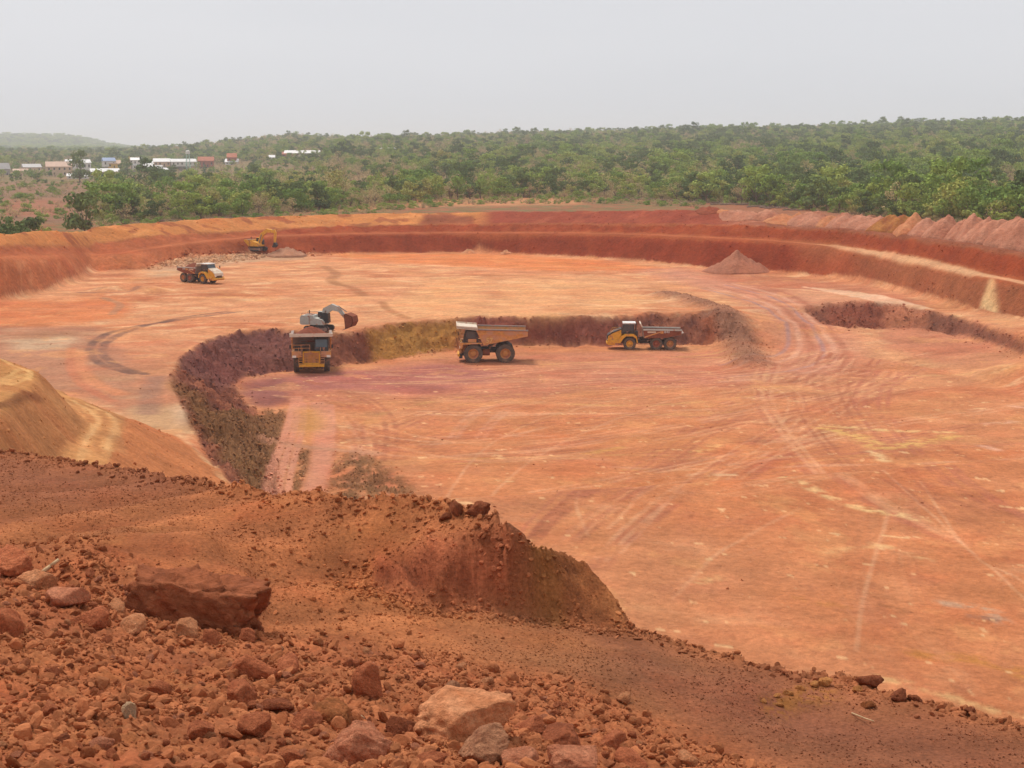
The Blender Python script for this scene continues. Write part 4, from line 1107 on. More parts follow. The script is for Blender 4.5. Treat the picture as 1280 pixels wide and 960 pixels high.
        MB().box(-1.6, -.3, min(s * (W + .02), s * (W + .004)), max(s * (W + .02), s * (W + .004)), 2.7, 2.95).build('decal', M_cream, tr)
        MB().tube((-.3, s * .8, 1.3), (-1.8, s * 1.2, 1.9), .1, 8).build('hoist_cylinder', M_steel, tr)
    f = MB()
    f.prism([(0.3, 1.9), (-3.2, 1.9), (-5.6, 2.42), (-5.9, 2.62), (-5.9, 2.74), (-5.55, 2.58), (-3.2, 2.04), (0.3, 2.04)], -W + .07, W - .07)
    f.prism([(0.3, 1.9), (0.45, 3.1), (0.75, 4.0), (0.62, 4.05), (0.3, 3.2), (0.15, 1.9)], -W + .07, W - .07)
    f.build('floor_plate', M_steel, tr)
    MB().prism([(0.6, 3.55), (0.88, 4.12), (0.7, 4.2), (.42, 3.6)], -W, W).build('spill_guard', M_cream, tr)
    return T

def load(loc, rz, lx, ly, h, label, seed):
    """heaped earth as a noisy mound with its rim resting in the tray"""
    n, m = 20, 24
    v, f = [], []
    rnd = np.random.RandomState(seed)
    for i in range(n + 1):
        rho = i / n
        for k in range(m):
            a = 2 * math.pi * k / m
            ca, sa = math.cos(a), math.sin(a)
            e = (abs(ca) ** 4 + abs(sa) ** 4) ** -0.25
            x, y = rho * e * ca * lx, rho * e * sa * ly
            z = h * (1 - rho ** 1.4) + 0.14 * float(fbm(np.array([x / .7 + seed]), np.array([y / .7]), 3)[0])
            v.append((x, y, z if i < n else -0.5))
    for i in range(n):
        for k in range(m): f.append((i * m + k, i * m + (k + 1) % m, (i + 1) * m + (k + 1) % m, (i + 1) * m + k))
    o = MB().add(v, f).build('earth_load', M_load, None, True)
    o.location = loc; o.rotation_euler = (0, 0, rz)
    tag(o, label, 'soil')
    return o

def excavator(name, loc, rz, sc, label, body, boomm, bucketm, pose, darkboom=False):
    """pose: boom pts [(x,z)...], stick [(x,z) x2], bucket (x,z,angle)"""
    T = empty(name, loc, rz); T.scale = (sc, sc, sc)
    tag(T, label, 'excavator')
    for s in (-1, 1):
        tk = empty('track', (0, 0, 0)); tk.parent = T
        y0, y1 = sorted((s * 1.0, s * 1.65))
        sh = MB()
        prof = []
        for k in range(9): a = math.pi / 2 + math.pi * k / 8; prof.append((-1.75 + .46 * math.cos(a), .48 + .46 * math.sin(a)))
        for k in range(9): a = -math.pi / 2 + math.pi * k / 8; prof.append((1.75 + .46 * math.cos(a), .48 + .46 * math.sin(a)))
        sh.prism(prof, y0, y1)
        n = len(prof)
        for i in range(n):
            a, b = prof[i], prof[(i + 1) % n]; d = math.hypot(b[0] - a[0], b[1] - a[1]); m_ = max(1, int(d / .28))
            for q in range(m_):
                t = (q + .5) / m_; cx, cz = a[0] + (b[0] - a[0]) * t, a[1] + (b[1] - a[1]) * t
                sh.box(cx - .05, cx + .05, y0 + .01, y1 - .01, cz - .06, cz + .06)
        sh.build('crawler_belt', M_dark, tk)
        fr = MB().box(-1.6, 1.6, min(s * 1.1, s * 1.69), max(s * 1.1, s * 1.69), .34, .66)
        for x in (-1.75, 1.75): fr.tube((x, s * 1.66, .48), (x, s * 1.70, .48), .34, 12)
        fr.build('track_frame', M_steel, tk)
    MB().box(-1.1, 1.1, -1.0, 1.0, .5, .95).tube((0, 0, .9), (0, 0, 1.15), .75, 16).build('undercarriage', M_dark, T)
    up = MB()
    up.prism([(-2.75, 1.15), (-2.9, 1.4), (-2.9, 2.5), (-2.7, 2.75), (-0.6, 2.75), (-.4, 2.35), (1.0, 2.1), (1.35, 1.6), (1.35, 1.15)], -1.45, 1.45)
    u = up.build('upper_body', body, T)
    MB().prism([(-2.98, 1.3), (-2.98, 2.3), (-2.88, 2.4), (-2.88, 1.2)], -1.4, 1.4).build('counterweight', body, u)
    MB().box(-2.2, -1.0, -1.0, .6, 2.752, 2.86).build('engine_cover', M_steel, u)
    MB().tube((-2.1, .9, 2.75), (-2.1, .9, 3.45), .09, 8).build('exhaust_pipe', M_dark, u)
    for s in (-1, 1):
        pn = MB()
        for k in range(3): pn.box(-2.6 + k * .75, -2.0 + k * .75, min(s * 1.452, s * 1.475), max(s * 1.452, s * 1.475), 1.35, 2.45)
        pn.build('side_panel', boomm, u)
        MB().tube((-2.6, s * 1.4, 3.15), (-.7, s * 1.4, 3.15), .03).tube((-2.6, s * 1.4, 2.75), (-2.6, s * 1.4, 3.15), .03).tube((-.7, s * 1.4, 2.75), (-.7, s * 1.4, 3.15), .03).build('handrail', M_dark, u)
    MB().box(-1.3, -1.2, -1.48, -1.46, 1.3, 2.7).build('stripe', M_mud, u)
    cab = MB(); cab.prism([(-.35, 1.7), (-.35, 3.2), (.9, 3.2), (1.4, 2.5), (1.4, 1.5)], .45, 1.47)
    c = cab.build('cab', M_black, T)
    MB().prism([(-.2, 2.15), (-.2, 3.05), (.8, 3.05), (1.22, 2.45), (1.22, 2.15)], 1.472, 1.49).build('side_window', M_glass, c)
    MB().hexa([(1.39, .55, 1.7), (1.42, .55, 1.7), (1.42, 1.37, 1.7), (1.39, 1.37, 1.7), (1.39, .55, 2.5), (1.42, .55, 2.5), (1.42, 1.37, 2.5), (1.39, 1.37, 2.5)]).build('windscreen', M_glass, c)
    MB().box(-.4, .95, .4, 1.5, 3.2, 3.28).build('cab_roof', boomm, c)
    # boom
    def arm(pts, ws, y, name, m):
        """tapered box girder through pts with depths ws"""
        mb = MB(); up_, dn = [], []
        for i, (x, z) in enumerate(pts):
            a = pts[max(i - 1, 0)]; b = pts[min(i + 1, len(pts) - 1)]
            d = math.hypot(b[0] - a[0], b[1] - a[1]); nx, nz_ = -(b[1] - a[1]) / d, (b[0] - a[0]) / d
            up_.append((x + nx * ws[i] / 2, z + nz_ * ws[i] / 2)); dn.append((x - nx * ws[i] / 2, z - nz_ * ws[i] / 2))
        mb.prism(up_ + dn[::-1], -y, y)
        return mb.build(name, m, T)
    bp = pose['boom']; b = arm(bp, pose.get('bw', [.6, .9, .95, .6]), .38, 'boom', boomm)
    st = pose['stick']; arm(st, [.6, .65, .4], .24, 'stick', boomm)
    for s in (-1, 1):
        MB().tube((.9, s * .5, 1.5), (bp[1][0], s * .42, bp[1][1]), .13, 8).build('boom_cylinder', M_steel, T)
    MB().tube((bp[1][0] + .1, 0, bp[1][1] + .6), (st[0][0], 0, st[0][1]), .12, 8).build('stick_cylinder', M_steel, T)
    MB().tube((st[0][0] + .15, 0, st[0][1] - .25 + .4), (pose['bk'][0] + .1, 0, pose['bk'][1] + .35), .09, 8).build('bucket_cylinder', M_steel, T)
    if darkboom:
        MB().prism([(.2, 1.3), (.4, 2.6), (.9, 3.2), (1.9, 3.1), (2.0, 1.5)], -.72, .42).build('boom_guard', M_black, T)
    bx, bz, ba, bs, bw = pose['bk']
    prof = [(0, 0), (.25, .1), (.95, -.15), (1.1, -.7), (.85, -1.25), (.25, -1.5), (.3, -1.38), (.75, -1.15), (.97, -.7), (.85, -.25), (.2, -.05), (0, -.12)]
    ro = [(bx + bs * (x * math.cos(ba) - z * math.sin(ba)), bz + bs * (x * math.sin(ba) + z * math.cos(ba))) for x, z in prof]
    k = empty('bucket', (0, 0, 0)); k.parent = T
    MB().prism(ro, -bw, bw).build('shell', bucketm, k)
    for s in (-1, 1):
        sp = [prof[i] for i in (0, 1, 2, 3, 4, 5)]
        so = [(bx + bs * (x * math.cos(ba) - z * math.sin(ba)), bz + bs * (x * math.sin(ba) + z * math.cos(ba))) for x, z in sp]
        MB().prism(so, min(s * bw, s * (bw - .06)), max(s * bw, s * (bw - .06))).build('side_plate', bucketm, k)
    for q in range(5):
        y = -bw + .12 + q * (2 * bw - .24) / 4
        tp = [(.25, -1.5), (.3, -1.38), (-.15, -1.72)]
        to = [(bx + bs * (x * math.cos(ba) - z * math.sin(ba)), bz + bs * (x * math.sin(ba) + z * math.cos(ba))) for x, z in tp]
        MB().prism(to, y - .06, y + .06).build('tooth', M_steel, k)
    return T

p = onground(390, 461, 0.0)
haul_truck('haul_truck', p, math.radians(-83), 'yellow rigid haul truck facing the viewer, heaped with red earth beside the grey excavator')
q = Matrix.Rotation(math.radians(-83), 4, 'Z') @ Vector((-1.2, 0, 0))
load((p.x + q.x, p.y + q.y, p.z + 4.55), math.radians(-83), 2.9, 2.55, 1.35, 'dark red earth heaped in the tray of the haul truck facing the viewer', 3)
p = onground(611, 451, 0.0)
haul_truck('haul_truck', p, math.radians(180 + 3), 'empty dusty orange rigid haul truck seen side-on in mid pit, cream canopy over cab')
p = onground(806, 436, 0.0)
adt('articulated_truck', p, math.radians(180 - 2), 'yellow articulated dump truck with dark hood and white roof seen side-on below the scarp')
p = onground(251, 353, 4.5)
far_adt = adt('articulated_truck', p, math.radians(-38), 'small distant articulated dump truck with white hood driving right on the upper bench')
far_adt.scale = (.93, .93, .93)
q = Matrix.Rotation(math.radians(-38), 4, 'Z') @ Vector((-1.9, 0, 0))
load((p.x + q.x, p.y + q.y, p.z + 2.93), math.radians(-38), 1.75, 1.4, 0.9, 'red earth heaped in the tray of the distant articulated truck', 5)

p = onground(398, 414, 4.1)
excavator('excavator', (p.x, p.y + 1.0, hz(p.x, p.y + 1.0) - 0.05), math.radians(-14), 0.86, 'grey-white excavator with raised rusty bucket working on the scarp behind the loaded truck', M_grey, M_grey, M_mud,
          {'boom': [(.8, 1.7), (1.4, 3.6), (2.5, 4.2), (3.8, 3.8)], 'bw': [.8, 1.25, 1.1, .75], 'stick': [(3.4, 4.25), (4.0, 3.5), (5.1, 2.1)], 'bk': (5.0, 3.1, math.radians(-4), 1.65, 1.3)}, True)
p = onground(321, 313, 5.5)
excavator('excavator', (p.x, p.y, hz(p.x, p.y) - 0.05), math.radians(-22), 0.98, 'yellow excavator on the pale rubble apron under the far left wall', M_yel, M_yel, M_dark,
          {'boom': [(.8, 1.7), (1.7, 4.1), (3.2, 5.1), (5.4, 4.9)], 'stick': [(5.1, 5.3), (5.5, 4.6), (5.3, 2.2)], 'bk': (5.3, 2.2, math.radians(-35), .85, .6)})

# ------------------------------------------------------------------ spoil heaps
def heap(px, py, z0, rx, ry, h, rz, cols, label, seed, group=None, shape=1.15, at_=None):
    g = at_ or onground(px, py, z0)
    n, m = 26, 44
    rho = np.linspace(0, 1, n + 1)[:, None]; th = np.linspace(0, 2 * math.pi, m, endpoint=False)[None, :]
    x = rho * np.cos(th) * rx; y = rho * np.sin(th) * ry
    wob = 1 + 0.14 * fbm(np.cos(th) * 1.6 + seed * 3.1, np.sin(th) * 1.6 + seed, 3)
    x, y = x * wob, y * wob
    z = h * (1 - rho ** shape) * (1 + 0.22 * fbm(x / 3 + seed * 7.7, y / 4, 3)) + 0.45 * fbm(x / 1.1 + seed, y / 2.6, 4) * (1 - rho ** 4)
    z = np.where(rho > 0.999, -1.2, z)
    ca, sa = math.cos(rz), math.sin(rz)
    X_, Y_ = x * ca - y * sa, x * sa + y * ca
    nb = np.clip(fbm(x / 2.4 + seed, y / 2.4, 3) * 0.9 + 0.5, 0, 1)[..., None]
    c = cols[0] * (1 - nb) + cols[1] * nb
    v = np.stack([X_, Y_, z], -1).reshape(-1, 3)
    if at_:                                                    # tipped on uneven ground: the heap drapes over it
        for i in range(len(v)): v[i, 2] += hz(g.x + v[i, 0], g.y + v[i, 1]) - g.z
    f = [(i * m + k, i * m + (k + 1) % m, (i + 1) * m + (k + 1) % m, (i + 1) * m + k) for i in range(n) for k in range(m)]
    o = MB().add(v.tolist(), f).build('spoil_heap', M_soil, None, True)
    at = o.data.attributes.new('Col', 'FLOAT_COLOR', 'POINT')
    at.data.foreach_set('color', np.concatenate([c.reshape(-1, 3), np.ones((len(v), 1))], 1).astype(np.float32).ravel())
    o.location = g
    tag(o, label, 'heap', group)
    return o
heap(922, 340.5, 4.5, 7.9, 6.0, 4.6, 0, (CC(176, 110, 84), CC(190, 126, 98)), 'lone cone of pinkish-brown earth at the foot of the far wall', 1, None, 1.0)
heap(358, 319, 5.0, 5.0, 4.5, 2.1, 0.2, (CC(172, 118, 90), CC(196, 146, 116)), 'pale rubble heap in front of the yellow excavator bucket', 2)
heap(586, 316, 4.5, 2.0, 1.6, 1.0, 0, (CC(210, 140, 96), CC(220, 160, 120)), 'tiny orange heap at the foot of the far wall, left of its twin', 3)
heap(633, 316.5, 4.5, 1.6, 1.2, 0.9, 0, (CC(210, 140, 96), CC(220, 160, 120)), 'tiny orange heap at the foot of the far wall, right of its twin', 4)
PK = (CC(182, 114, 86), CC(214, 150, 120)); RD = (CC(146, 72, 50), CC(166, 90, 64)); OR = (CC(192, 112, 74), CC(222, 154, 108)); YE = (CC(200, 138, 72), CC(150, 76, 52))
ones = ['first', 'second', 'third', 'fourth', 'fifth', 'sixth', 'seventh', 'eighth', 'ninth', 'tenth', 'eleventh', 'twelfth', 'thirteenth', 'fourteenth', 'fifteenth', 'sixteenth', 'seventeenth', 'eighteenth', 'nineteenth']
ordn = ones + ['twentieth'] + ['twenty-' + o_ for o_ in ones[:9]]
CLS = {'p': (PK, 'pinkish'), 'o': (OR, 'orange'), 'y': (YE, 'ochre and dark red'), 'r': (RD, 'dark red')}
rj_ = random.Random(4)
ca_, cr_ = ar(cre)
px = 896.0
for k, cl in enumerate('ropppooppopppyyoppppppppp'):
    q = PR(px, 1, 0); aq = math.atan2(q[0], q[1]); r_ = float(np.interp(aq, ca_, cr_)) + rj_.uniform(13, 17)
    q = PR(px, r_, 0); zg = hz(q[0], q[1])
    ztop = CAM_H - (rj_.uniform(260.5, 266) + float(np.interp(px, [1000, 1280], [0, 3])) - 185) / F_PX * r_
    heap(px, 0, 0, rj_.uniform(4.2, 6.2), rj_.uniform(5.0, 7.0), max(ztop - zg, 1.8), math.radians(rj_.uniform(-40, -10)), CLS[cl][0],
         '%s tipped heap on the far rim, %s from left' % (CLS[cl][1], ordn[k]), 10 + k, 'tipped heaps along the right rim', rj_.uniform(1.1, 1.8), Vector((q[0], q[1], zg)))
    px += rj_.uniform(12, 23)
print('vehicles done', time.time() - T0_)
# ------------------------------------------------------------------ trees
def leaf_mat(name, cols, trans=0.14):
    m = bpy.data.materials.new(name); m.use_nodes = True
    t = m.node_tree; t.nodes.clear()
    oi = t.nodes.new('ShaderNodeObjectInfo')
    r = t.nodes.new('ShaderNodeValToRGB')
    el = r.color_ramp.elements
    while len(el) < len(cols): el.new(0.5)
    for i, c in enumerate(cols): el[i].position = i / (len(cols) - 1); el[i].color = (*c, 1)
    geo = t.nodes.new('ShaderNodeTexCoord')
    n = t.nodes.new('ShaderNodeTexNoise'); n.inputs['Scale'].default_value = 0.9; n.inputs['Detail'].default_value = 3
    mr = t.nodes.new('ShaderNodeMapRange'); mr.inputs['From Min'].default_value = .3; mr.inputs['From Max'].default_value = .7
    mr.inputs['To Min'].default_value = .65; mr.inputs['To Max'].default_value = 1.4
    v = t.nodes.new('ShaderNodeVectorMath'); v.operation = 'SCALE'
    d = t.nodes.new('ShaderNodeBsdfDiffuse'); tr = t.nodes.new('ShaderNodeBsdfTranslucent'); mx_ = t.nodes.new('ShaderNodeMixShader')
    mx_.inputs[0].default_value = trans
    o = t.nodes.new('ShaderNodeOutputMaterial')
    l = t.links.new
    l(oi.outputs['Random'], r.inputs[0]); l(geo.outputs['Object'], n.inputs['Vector']); l(n.outputs['Fac'], mr.inputs['Value'])
    l(r.outputs[0], v.inputs[0]); l(mr.outputs[0], v.inputs['Scale']); l(v.outputs[0], d.inputs[0]); l(v.outputs[0], tr.inputs[0])
    l(d.outputs[0], mx_.inputs[1]); l(tr.outputs[0], mx_.inputs[2]); l(mx_.outputs[0], o.inputs[0])
    return m
M_leaf = [leaf_mat('leaf_mid_green', [(0.182, 0.270, 0.062), (0.265, 0.351, 0.078), (0.367, 0.410, 0.108)]),
          leaf_mat('leaf_dark_green', [(0.103, 0.146, 0.052), (0.143, 0.193, 0.065), (0.182, 0.229, 0.078)]),
          leaf_mat('leaf_yellow_green', [(0.286, 0.336, 0.070), (0.357, 0.373, 0.090), (0.397, 0.348, 0.118)]),
          leaf_mat('leaf_dry', [(0.437, 0.322, 0.170), (0.518, 0.385, 0.211), (0.564, 0.459, 0.218)])]
M_bark = mat('bark', CC(128, 108, 92), 0.9, 0.1, noise=0.25, nscale=3)

def crown_trunk(seed, H, RW, kind):
    """returns (crown MB, trunk MB); kind 0-2 leafy, 3 sparse dry"""
    rg = random.Random(seed)
    c, t = MB(), MB()
    th = H * rg.uniform(.12, .24)
    lean = (rg.uniform(-.4, .4), rg.uniform(-.4, .4))
    top = Vector((lean[0], lean[1], th))
    t.tube((0, 0, -.6), top, .028 * H, 7, .02 * H)
    ncl = rg.randint(11, 15) if kind < 3 else rg.randint(9, 12)
    cs = []
    for k in range(ncl):
        a = rg.uniform(0, 2 * math.pi); u = rg.uniform(.05, 1) ** .55
        zz = rg.uniform(.0, 1.0)
        env = math.sqrt(max(0.06, 1 - abs(zz - .42) ** 2 * 2.2))
        cs.append((Vector((lean[0] + math.cos(a) * u * RW * env * .78, lean[1] + math.sin(a) * u * RW * env * .78, th * .95 + (H - th) * (.08 + .80 * zz))), rg.uniform(.26, .42) * RW))
    for p_, r_ in cs[::1 if kind == 3 else 2]:
        mid = top.lerp(p_, .55) + Vector((0, 0, .3))
        t.tube(top, mid, .011 * H, 5, .008 * H); t.tube(mid, p_, .008 * H, 4, .003 * H)
    nl = 52 if kind < 3 else 34
    for p_, r_ in cs:
        for q in range(nl):
            d = Vector((rg.gauss(0, 1), rg.gauss(0, 1), rg.gauss(0, .8))).normalized()
            pos = p_ + Vector((d.x, d.y, d.z * .72)) * r_ * (rg.uniform(.35, 1.08) ** .6)
            nrm = (d + Vector((rg.uniform(-.55, .55), rg.uniform(-.55, .55), rg.uniform(-.2, .6)))).normalized()
            s = rg.uniform(.30, .58) * (H / 10) ** .5 * (0.55 if kind == 3 else 1)
            a_ = nrm.orthogonal().normalized(); b_ = nrm.cross(a_)
            an = rg.uniform(0, 6.28); a_, b_ = a_ * math.cos(an) + b_ * math.sin(an), b_ * math.cos(an) - a_ * math.sin(an)
            c.add([pos - a_ * s, pos - b_ * s * .7 + nrm * s * .12, pos + a_ * s, pos + b_ * s * .7 + nrm * s * .12], [(0, 1, 2, 3)])
    return c, t
def raw_mesh(mb, name, m):
    me = bpy.data.meshes.new(name); me.from_pydata(mb.v, [], mb.f); me.materials.append(m); return me
VAR = []           # (crown mesh, trunk mesh, joined object for the mass, kind, height)
SPEC = [(0, 10, 5.4), (0, 12, 6.2), (1, 9.5, 5.0), (1, 12.5, 5.6), (2, 9, 5.4), (2, 10.5, 6.0), (0, 8, 5.0), (3, 8, 4.4), (3, 9.5, 4.8), (1, 8, 4.6), (0, 14, 6.6), (3, 6.5, 4.2)]
proto_col = bpy.data.collections.new('tree_kinds')           # not linked to the scene: only the source of the forest mass
for i, (kd, H, RW) in enumerate(SPEC):
    c, t = crown_trunk(40 + i, H, RW, kd)
    cm, tm = raw_mesh(c, 'crown', M_leaf[kd]), raw_mesh(t, 'trunk', M_bark)
    j = MB(); j.v, j.f = list(c.v), list(c.f); nf = len(j.f); j.add(t.v, t.f)
    jm = bpy.data.meshes.new('tree'); jm.from_pydata(j.v, [], j.f); jm.materials.append(M_leaf[kd]); jm.materials.append(M_bark)
    jm.polygons.foreach_set('material_index', [0] * nf + [1] * (len(j.f) - nf))
    jo = bpy.data.objects.new('tree_kind_%02d' % i, jm); proto_col.objects.link(jo)
    VAR.append((cm, tm, jo, kd, H))
KN = ['mid-green', 'dark green', 'bright yellow-green', 'half-bare brown']
def tree(x, y, vi, s, rz, label, group=None, name=None, flat=1.0):
    z = hz(x, y)
    cm, tm, _, kd, H = VAR[vi]
    T = empty(name or ('dry_tree' if kd == 3 else 'leafy_tree'), (x, y, z - .1), rz); T.scale = (s, s, s * flat)
    tag(T, label, 'tree', group)
    for nm, me in (('crown', cm), ('trunk', tm)):
        o = bpy.data.objects.new(nm, me); COL.objects.link(o); o.parent = T
    return T
taken = []
ba_, br_0 = ar(bermback)
def SB(px):
    q = PR(px, 1, 0); return float(np.interp(math.atan2(q[0], q[1]), ba_, br_0)) + 3.0
def special(px, r, vi, s, label, flat=1.0):
    p_ = PR(px, r, 0); taken.append((p_[0], p_[1], 3.5 * s)); tree(p_[0], p_[1], vi, s, px * .7, label, None, None, flat)
special(101, SB(101), 2, 1.22, 'large round dark tree standing alone just behind the left rim', 1.05)
special(34, SB(34) + 3, 2, 0.80, 'bushy dark tree at the right end of the clump at the left edge')
special(10, SB(10) + 4, 9, 1.0, 'broad dark tree in the middle of the clump at the left edge')
special(-8, SB(-8) + 6, 9, 0.95, 'dark tree cut off by the left edge of the picture')
special(127, SB(127) + 6, 11, 0.7, 'small dry bush to the right of the large round tree')
special(50, SB(50) + 2, 4, 0.55, 'small green bush at the right tip of the left clump')
special(98, 1004, 3, 1.45, 'tall narrow dark tree in front of the village houses', 1.2)
special(155, 1235, 3, 1.2, 'dark rounded tree beside the minaret')
special(1187, 428, 10, 1.12, 'tall tree with pale bare trunk behind the heaps at the right', 1.1)
special(1246, 409, 6, 1.3, 'broad dark-leaved tree near the right edge, behind the heaps')
special(1272, 401, 0, 1.15, 'leafy tree at the right edge of the picture')
special(675, 637, 1, 1.15, 'tall leafy tree rising above the edge of the clearing')
special(690, 621, 3, 0.95, 'dark tree close beside the tall one at the clearing edge')
special(420, 579, 5, 1.25, 'broad bright green tree behind the left part of the rim')
special(330, 550, 1, 1.0, 'leafy dark-topped tree behind the orange berm')
FRX = [-200, 110, 200, 300, 400, 520, 620, 800, 900, 1000, 1100, 1280, 1500]
FRR = [450, 450, 452, 462, 486, 545, 585, 578, 535, 490, 432, 372, 335]
rs = np.random.RandomState(11)
cand = []
for k in range(60000):
    px = rs.uniform(-90, 1370); r_ = rs.uniform(390, 1000)
    fr = np.interp(px, FRX, FRR)
    if r_ < fr: continue
    if px < 118 and r_ < 900: continue
    p_ = PR(px, r_, 0)
    cand.append((r_ - fr * 0.9 + rs.uniform(0, 40), px, r_, p_[0], p_[1]))
cand.sort()
cell = {}
def free(x, y, d):
    i, j = int(x // 8), int(y // 8)
    for a in (i - 1, i, i + 1):
        for b in (j - 1, j, j + 1):
            for (u, v_) in cell.get((a, b), ()):
                if (u - x) ** 2 + (v_ - y) ** 2 < d * d: return False
    for (u, v_, w_) in taken:
        if (u - x) ** 2 + (v_ - y) ** 2 < (w_ + d * .5) ** 2: return False
    return True
nt_ = 0
LBL = {0: 'mid-green leafy tree in the belt of woodland behind the pit rim', 1: 'dark green tree in the belt of woodland behind the pit rim',
       2: 'bright yellow-green tree in the belt of woodland behind the pit rim', 3: 'half-bare brown tree in the belt of woodland behind the pit rim'}
for _, px, r_, x, y in cand:
    if nt_ >= 285: break
    dd = rs.uniform(4.8, 8.0)
    if not free(x, y, dd): continue
    if 425 < px < 565 and 580 < r_ < 890 and rs.rand() < .75: continue
    cell.setdefault((int(x // 8), int(y // 8)), []).append((x, y))
    # more dry shrubs in the middle, lush on the right
    lush = np.interp(px, [100, 450, 620, 800, 950, 1280], [.65, .55, .5, .6, .85, .95])
    vi = int(rs.choice([0, 1, 2, 3, 4, 5, 6, 9, 10])) if rs.rand() < lush + .5 * perlin(np.array([px / 70.]), np.array([r_ / 90.]))[0] else int(rs.choice([7, 8, 11]))
    s = rs.uniform(.5, 1.1) * np.interp(px, [100, 500, 800, 1000, 1280], [.92, .85, .8, 1.0, 1.12])
    kd = VAR[vi][3]
    tree(x, y, vi, s, rs.uniform(0, 6.28), LBL[kd], KN[kd] + ' trees of the woodland belt', None, rs.uniform(.85, 1.1))
    nt_ += 1
print('individual trees', nt_, time.time() - T0_)

def instancer(name, pts, scl, rot, idx, coll, label, flat=None):
    me = bpy.data.meshes.new(name); me.from_pydata([tuple(p_) for p_ in pts], [], [])
    for nm, ty, dat in (('sc', 'FLOAT_VECTOR', scl), ('ro', 'FLOAT_VECTOR', rot), ('ix', 'INT', idx)):
        at = me.attributes.new(nm, ty, 'POINT')
        at.data.foreach_set('value' if ty == 'INT' else 'vector', np.asarray(dat, np.int32 if ty == 'INT' else np.float32).ravel())
    o = bpy.data.objects.new(name, me); COL.objects.link(o)
    g = bpy.data.node_groups.new(name, 'GeometryNodeTree')
    g.interface.new_socket('Geometry', in_out='INPUT', socket_type='NodeSocketGeometry')
    g.interface.new_socket('Geometry', in_out='OUTPUT', socket_type='NodeSocketGeometry')
    n = g.nodes.new
    gi, go, ci, ii = n('NodeGroupInput'), n('NodeGroupOutput'), n('GeometryNodeCollectionInfo'), n('GeometryNodeInstanceOnPoints')
    ci.inputs['Collection'].default_value = coll; ci.inputs['Separate Children'].default_value = True; ci.inputs['Reset Children'].default_value = True
    ii.inputs['Pick Instance'].default_value = True
    def na(nm, ty):
        a = n('GeometryNodeInputNamedAttribute'); a.data_type = ty; a.inputs['Name'].default_value = nm; return a.outputs['Attribute']
    l = g.links.new
    l(gi.outputs[0], ii.inputs['Points']); l(ci.outputs[0], ii.inputs['Instance']); l(na('ix', 'INT'), ii.inputs['Instance Index'])
    e = n('FunctionNodeEulerToRotation'); l(na('ro', 'FLOAT_VECTOR'), e.inputs[0]); l(e.outputs[0], ii.inputs['Rotation'])
    l(na('sc', 'FLOAT_VECTOR'), ii.inputs['Scale']); l(ii.outputs[0], go.inputs[0])
    md = o.modifiers.new('scatter', 'NODES'); md.node_group = g
    tag(o, label, None, None, 'stuff')
    return o
_zg = fbm(*np.meshgrid(np.arange(0, 40, .25), np.arange(0, 40, .25)), 3)
def ZN(x, y): return _zg[int(abs(y + 3000) / 130 * 4) % 160, int(abs(x + 3000) / 75 * 4) % 160] * 1.6
# the wood beyond the first few hundred trees
fp, fs, fr_, fi = [], [], [], []
r_ = 390.0
VIL = lambda px, r: px < 345 and 1050 < r < 1520
while r_ < 3000:
    sp = 7.4 + (r_ - 390) * .0026
    for a in np.arange(-0.38, 0.38, sp / r_):
        rj = r_ + rs.uniform(-.5, .5) * sp; aj = a + rs.uniform(-.5, .5) * sp / r_
        px = 640 + math.tan(aj) * F_PX / math.cos(PITCH)
        x, y = math.sin(aj) * rj, math.cos(aj) * rj
        fr0 = np.interp(px, FRX, FRR)
        if rj < fr0 + 3 or (px < 118 and rj < 960): continue
        vil = px < 410 and 860 < rj < 1530
        if vil and rs.rand() < np.interp(rj, [860, 1000, 1500, 1530], [.35, .72, .72, .4]) * np.interp(px, [300, 350, 410], [1, .7, .4]): continue
        if 300 < px < 900 and rj < 1200 and rs.rand() < .12: continue
        if px < 300 and 850 < rj < 1050 and rs.rand() < .35: continue
        if 425 < px < 565 and 640 < rj < 890 and rs.rand() < .6: continue
        if not free(x, y, 3.0): continue
        lush = np.interp(px + (rj - 600) * .1, [100, 450, 620, 800, 950, 1280], [.7, .62, .62, .72, .88, .93])
        zn = float(ZN(x, y)); zd = float(ZN(x + 900, y - 400))
        lush = min(.97, max(.08, lush - (.17 if px < 950 else .06) + zn * .8))
        if rs.rand() < lush: vi = int(rs.choice([2, 4, 0, 0, 6]) if zd > .18 else (rs.choice([1, 3, 9, 2, 3]) if zd < -.18 else rs.choice([0, 1, 2, 3, 4, 5, 6, 9, 10])))
        else: vi = int(rs.choice([7, 8, 11]))
        s = rs.uniform(.5, 1.15) * (1.0 if rj > 800 else .9)
        if rs.rand() < .03: s *= 1.35
        if vil: s *= .62
        fp.append((x, y, hz(x, y) - .2)); fs.append((s, s, s * rs.uniform(.85, 1.1))); fr_.append((0, 0, rs.uniform(0, 6.28))); fi.append(vi)
    r_ += sp
instancer('forest', fp, fs, fr_, fi, proto_col, 'dense savanna forest rising to the skyline behind the pit')
print('forest trees', len(fp), time.time() - T0_)
# distant blue hill at the left carries its own wood
hp, hs_, hr_, hi_ = [], [], [], []
for k in range(3500):
    px = rs.uniform(-120, 175); rj = rs.uniform(3500, 7800)
    p_ = PR(px, rj, 0)
    s = rs.uniform(1.2, 2.0)
    hp.append((p_[0], p_[1], hz(p_[0], p_[1]) - .5)); hs_.append((s * 1.5, s * 1.5, s * .9)); hr_.append((0, 0, rs.uniform(0, 6.28))); hi_.append(int(rs.choice([0, 1, 3, 6, 10])))
instancer('hill_forest', hp, hs_, hr_, hi_, proto_col, 'faint wooded hill on the horizon at the far left')
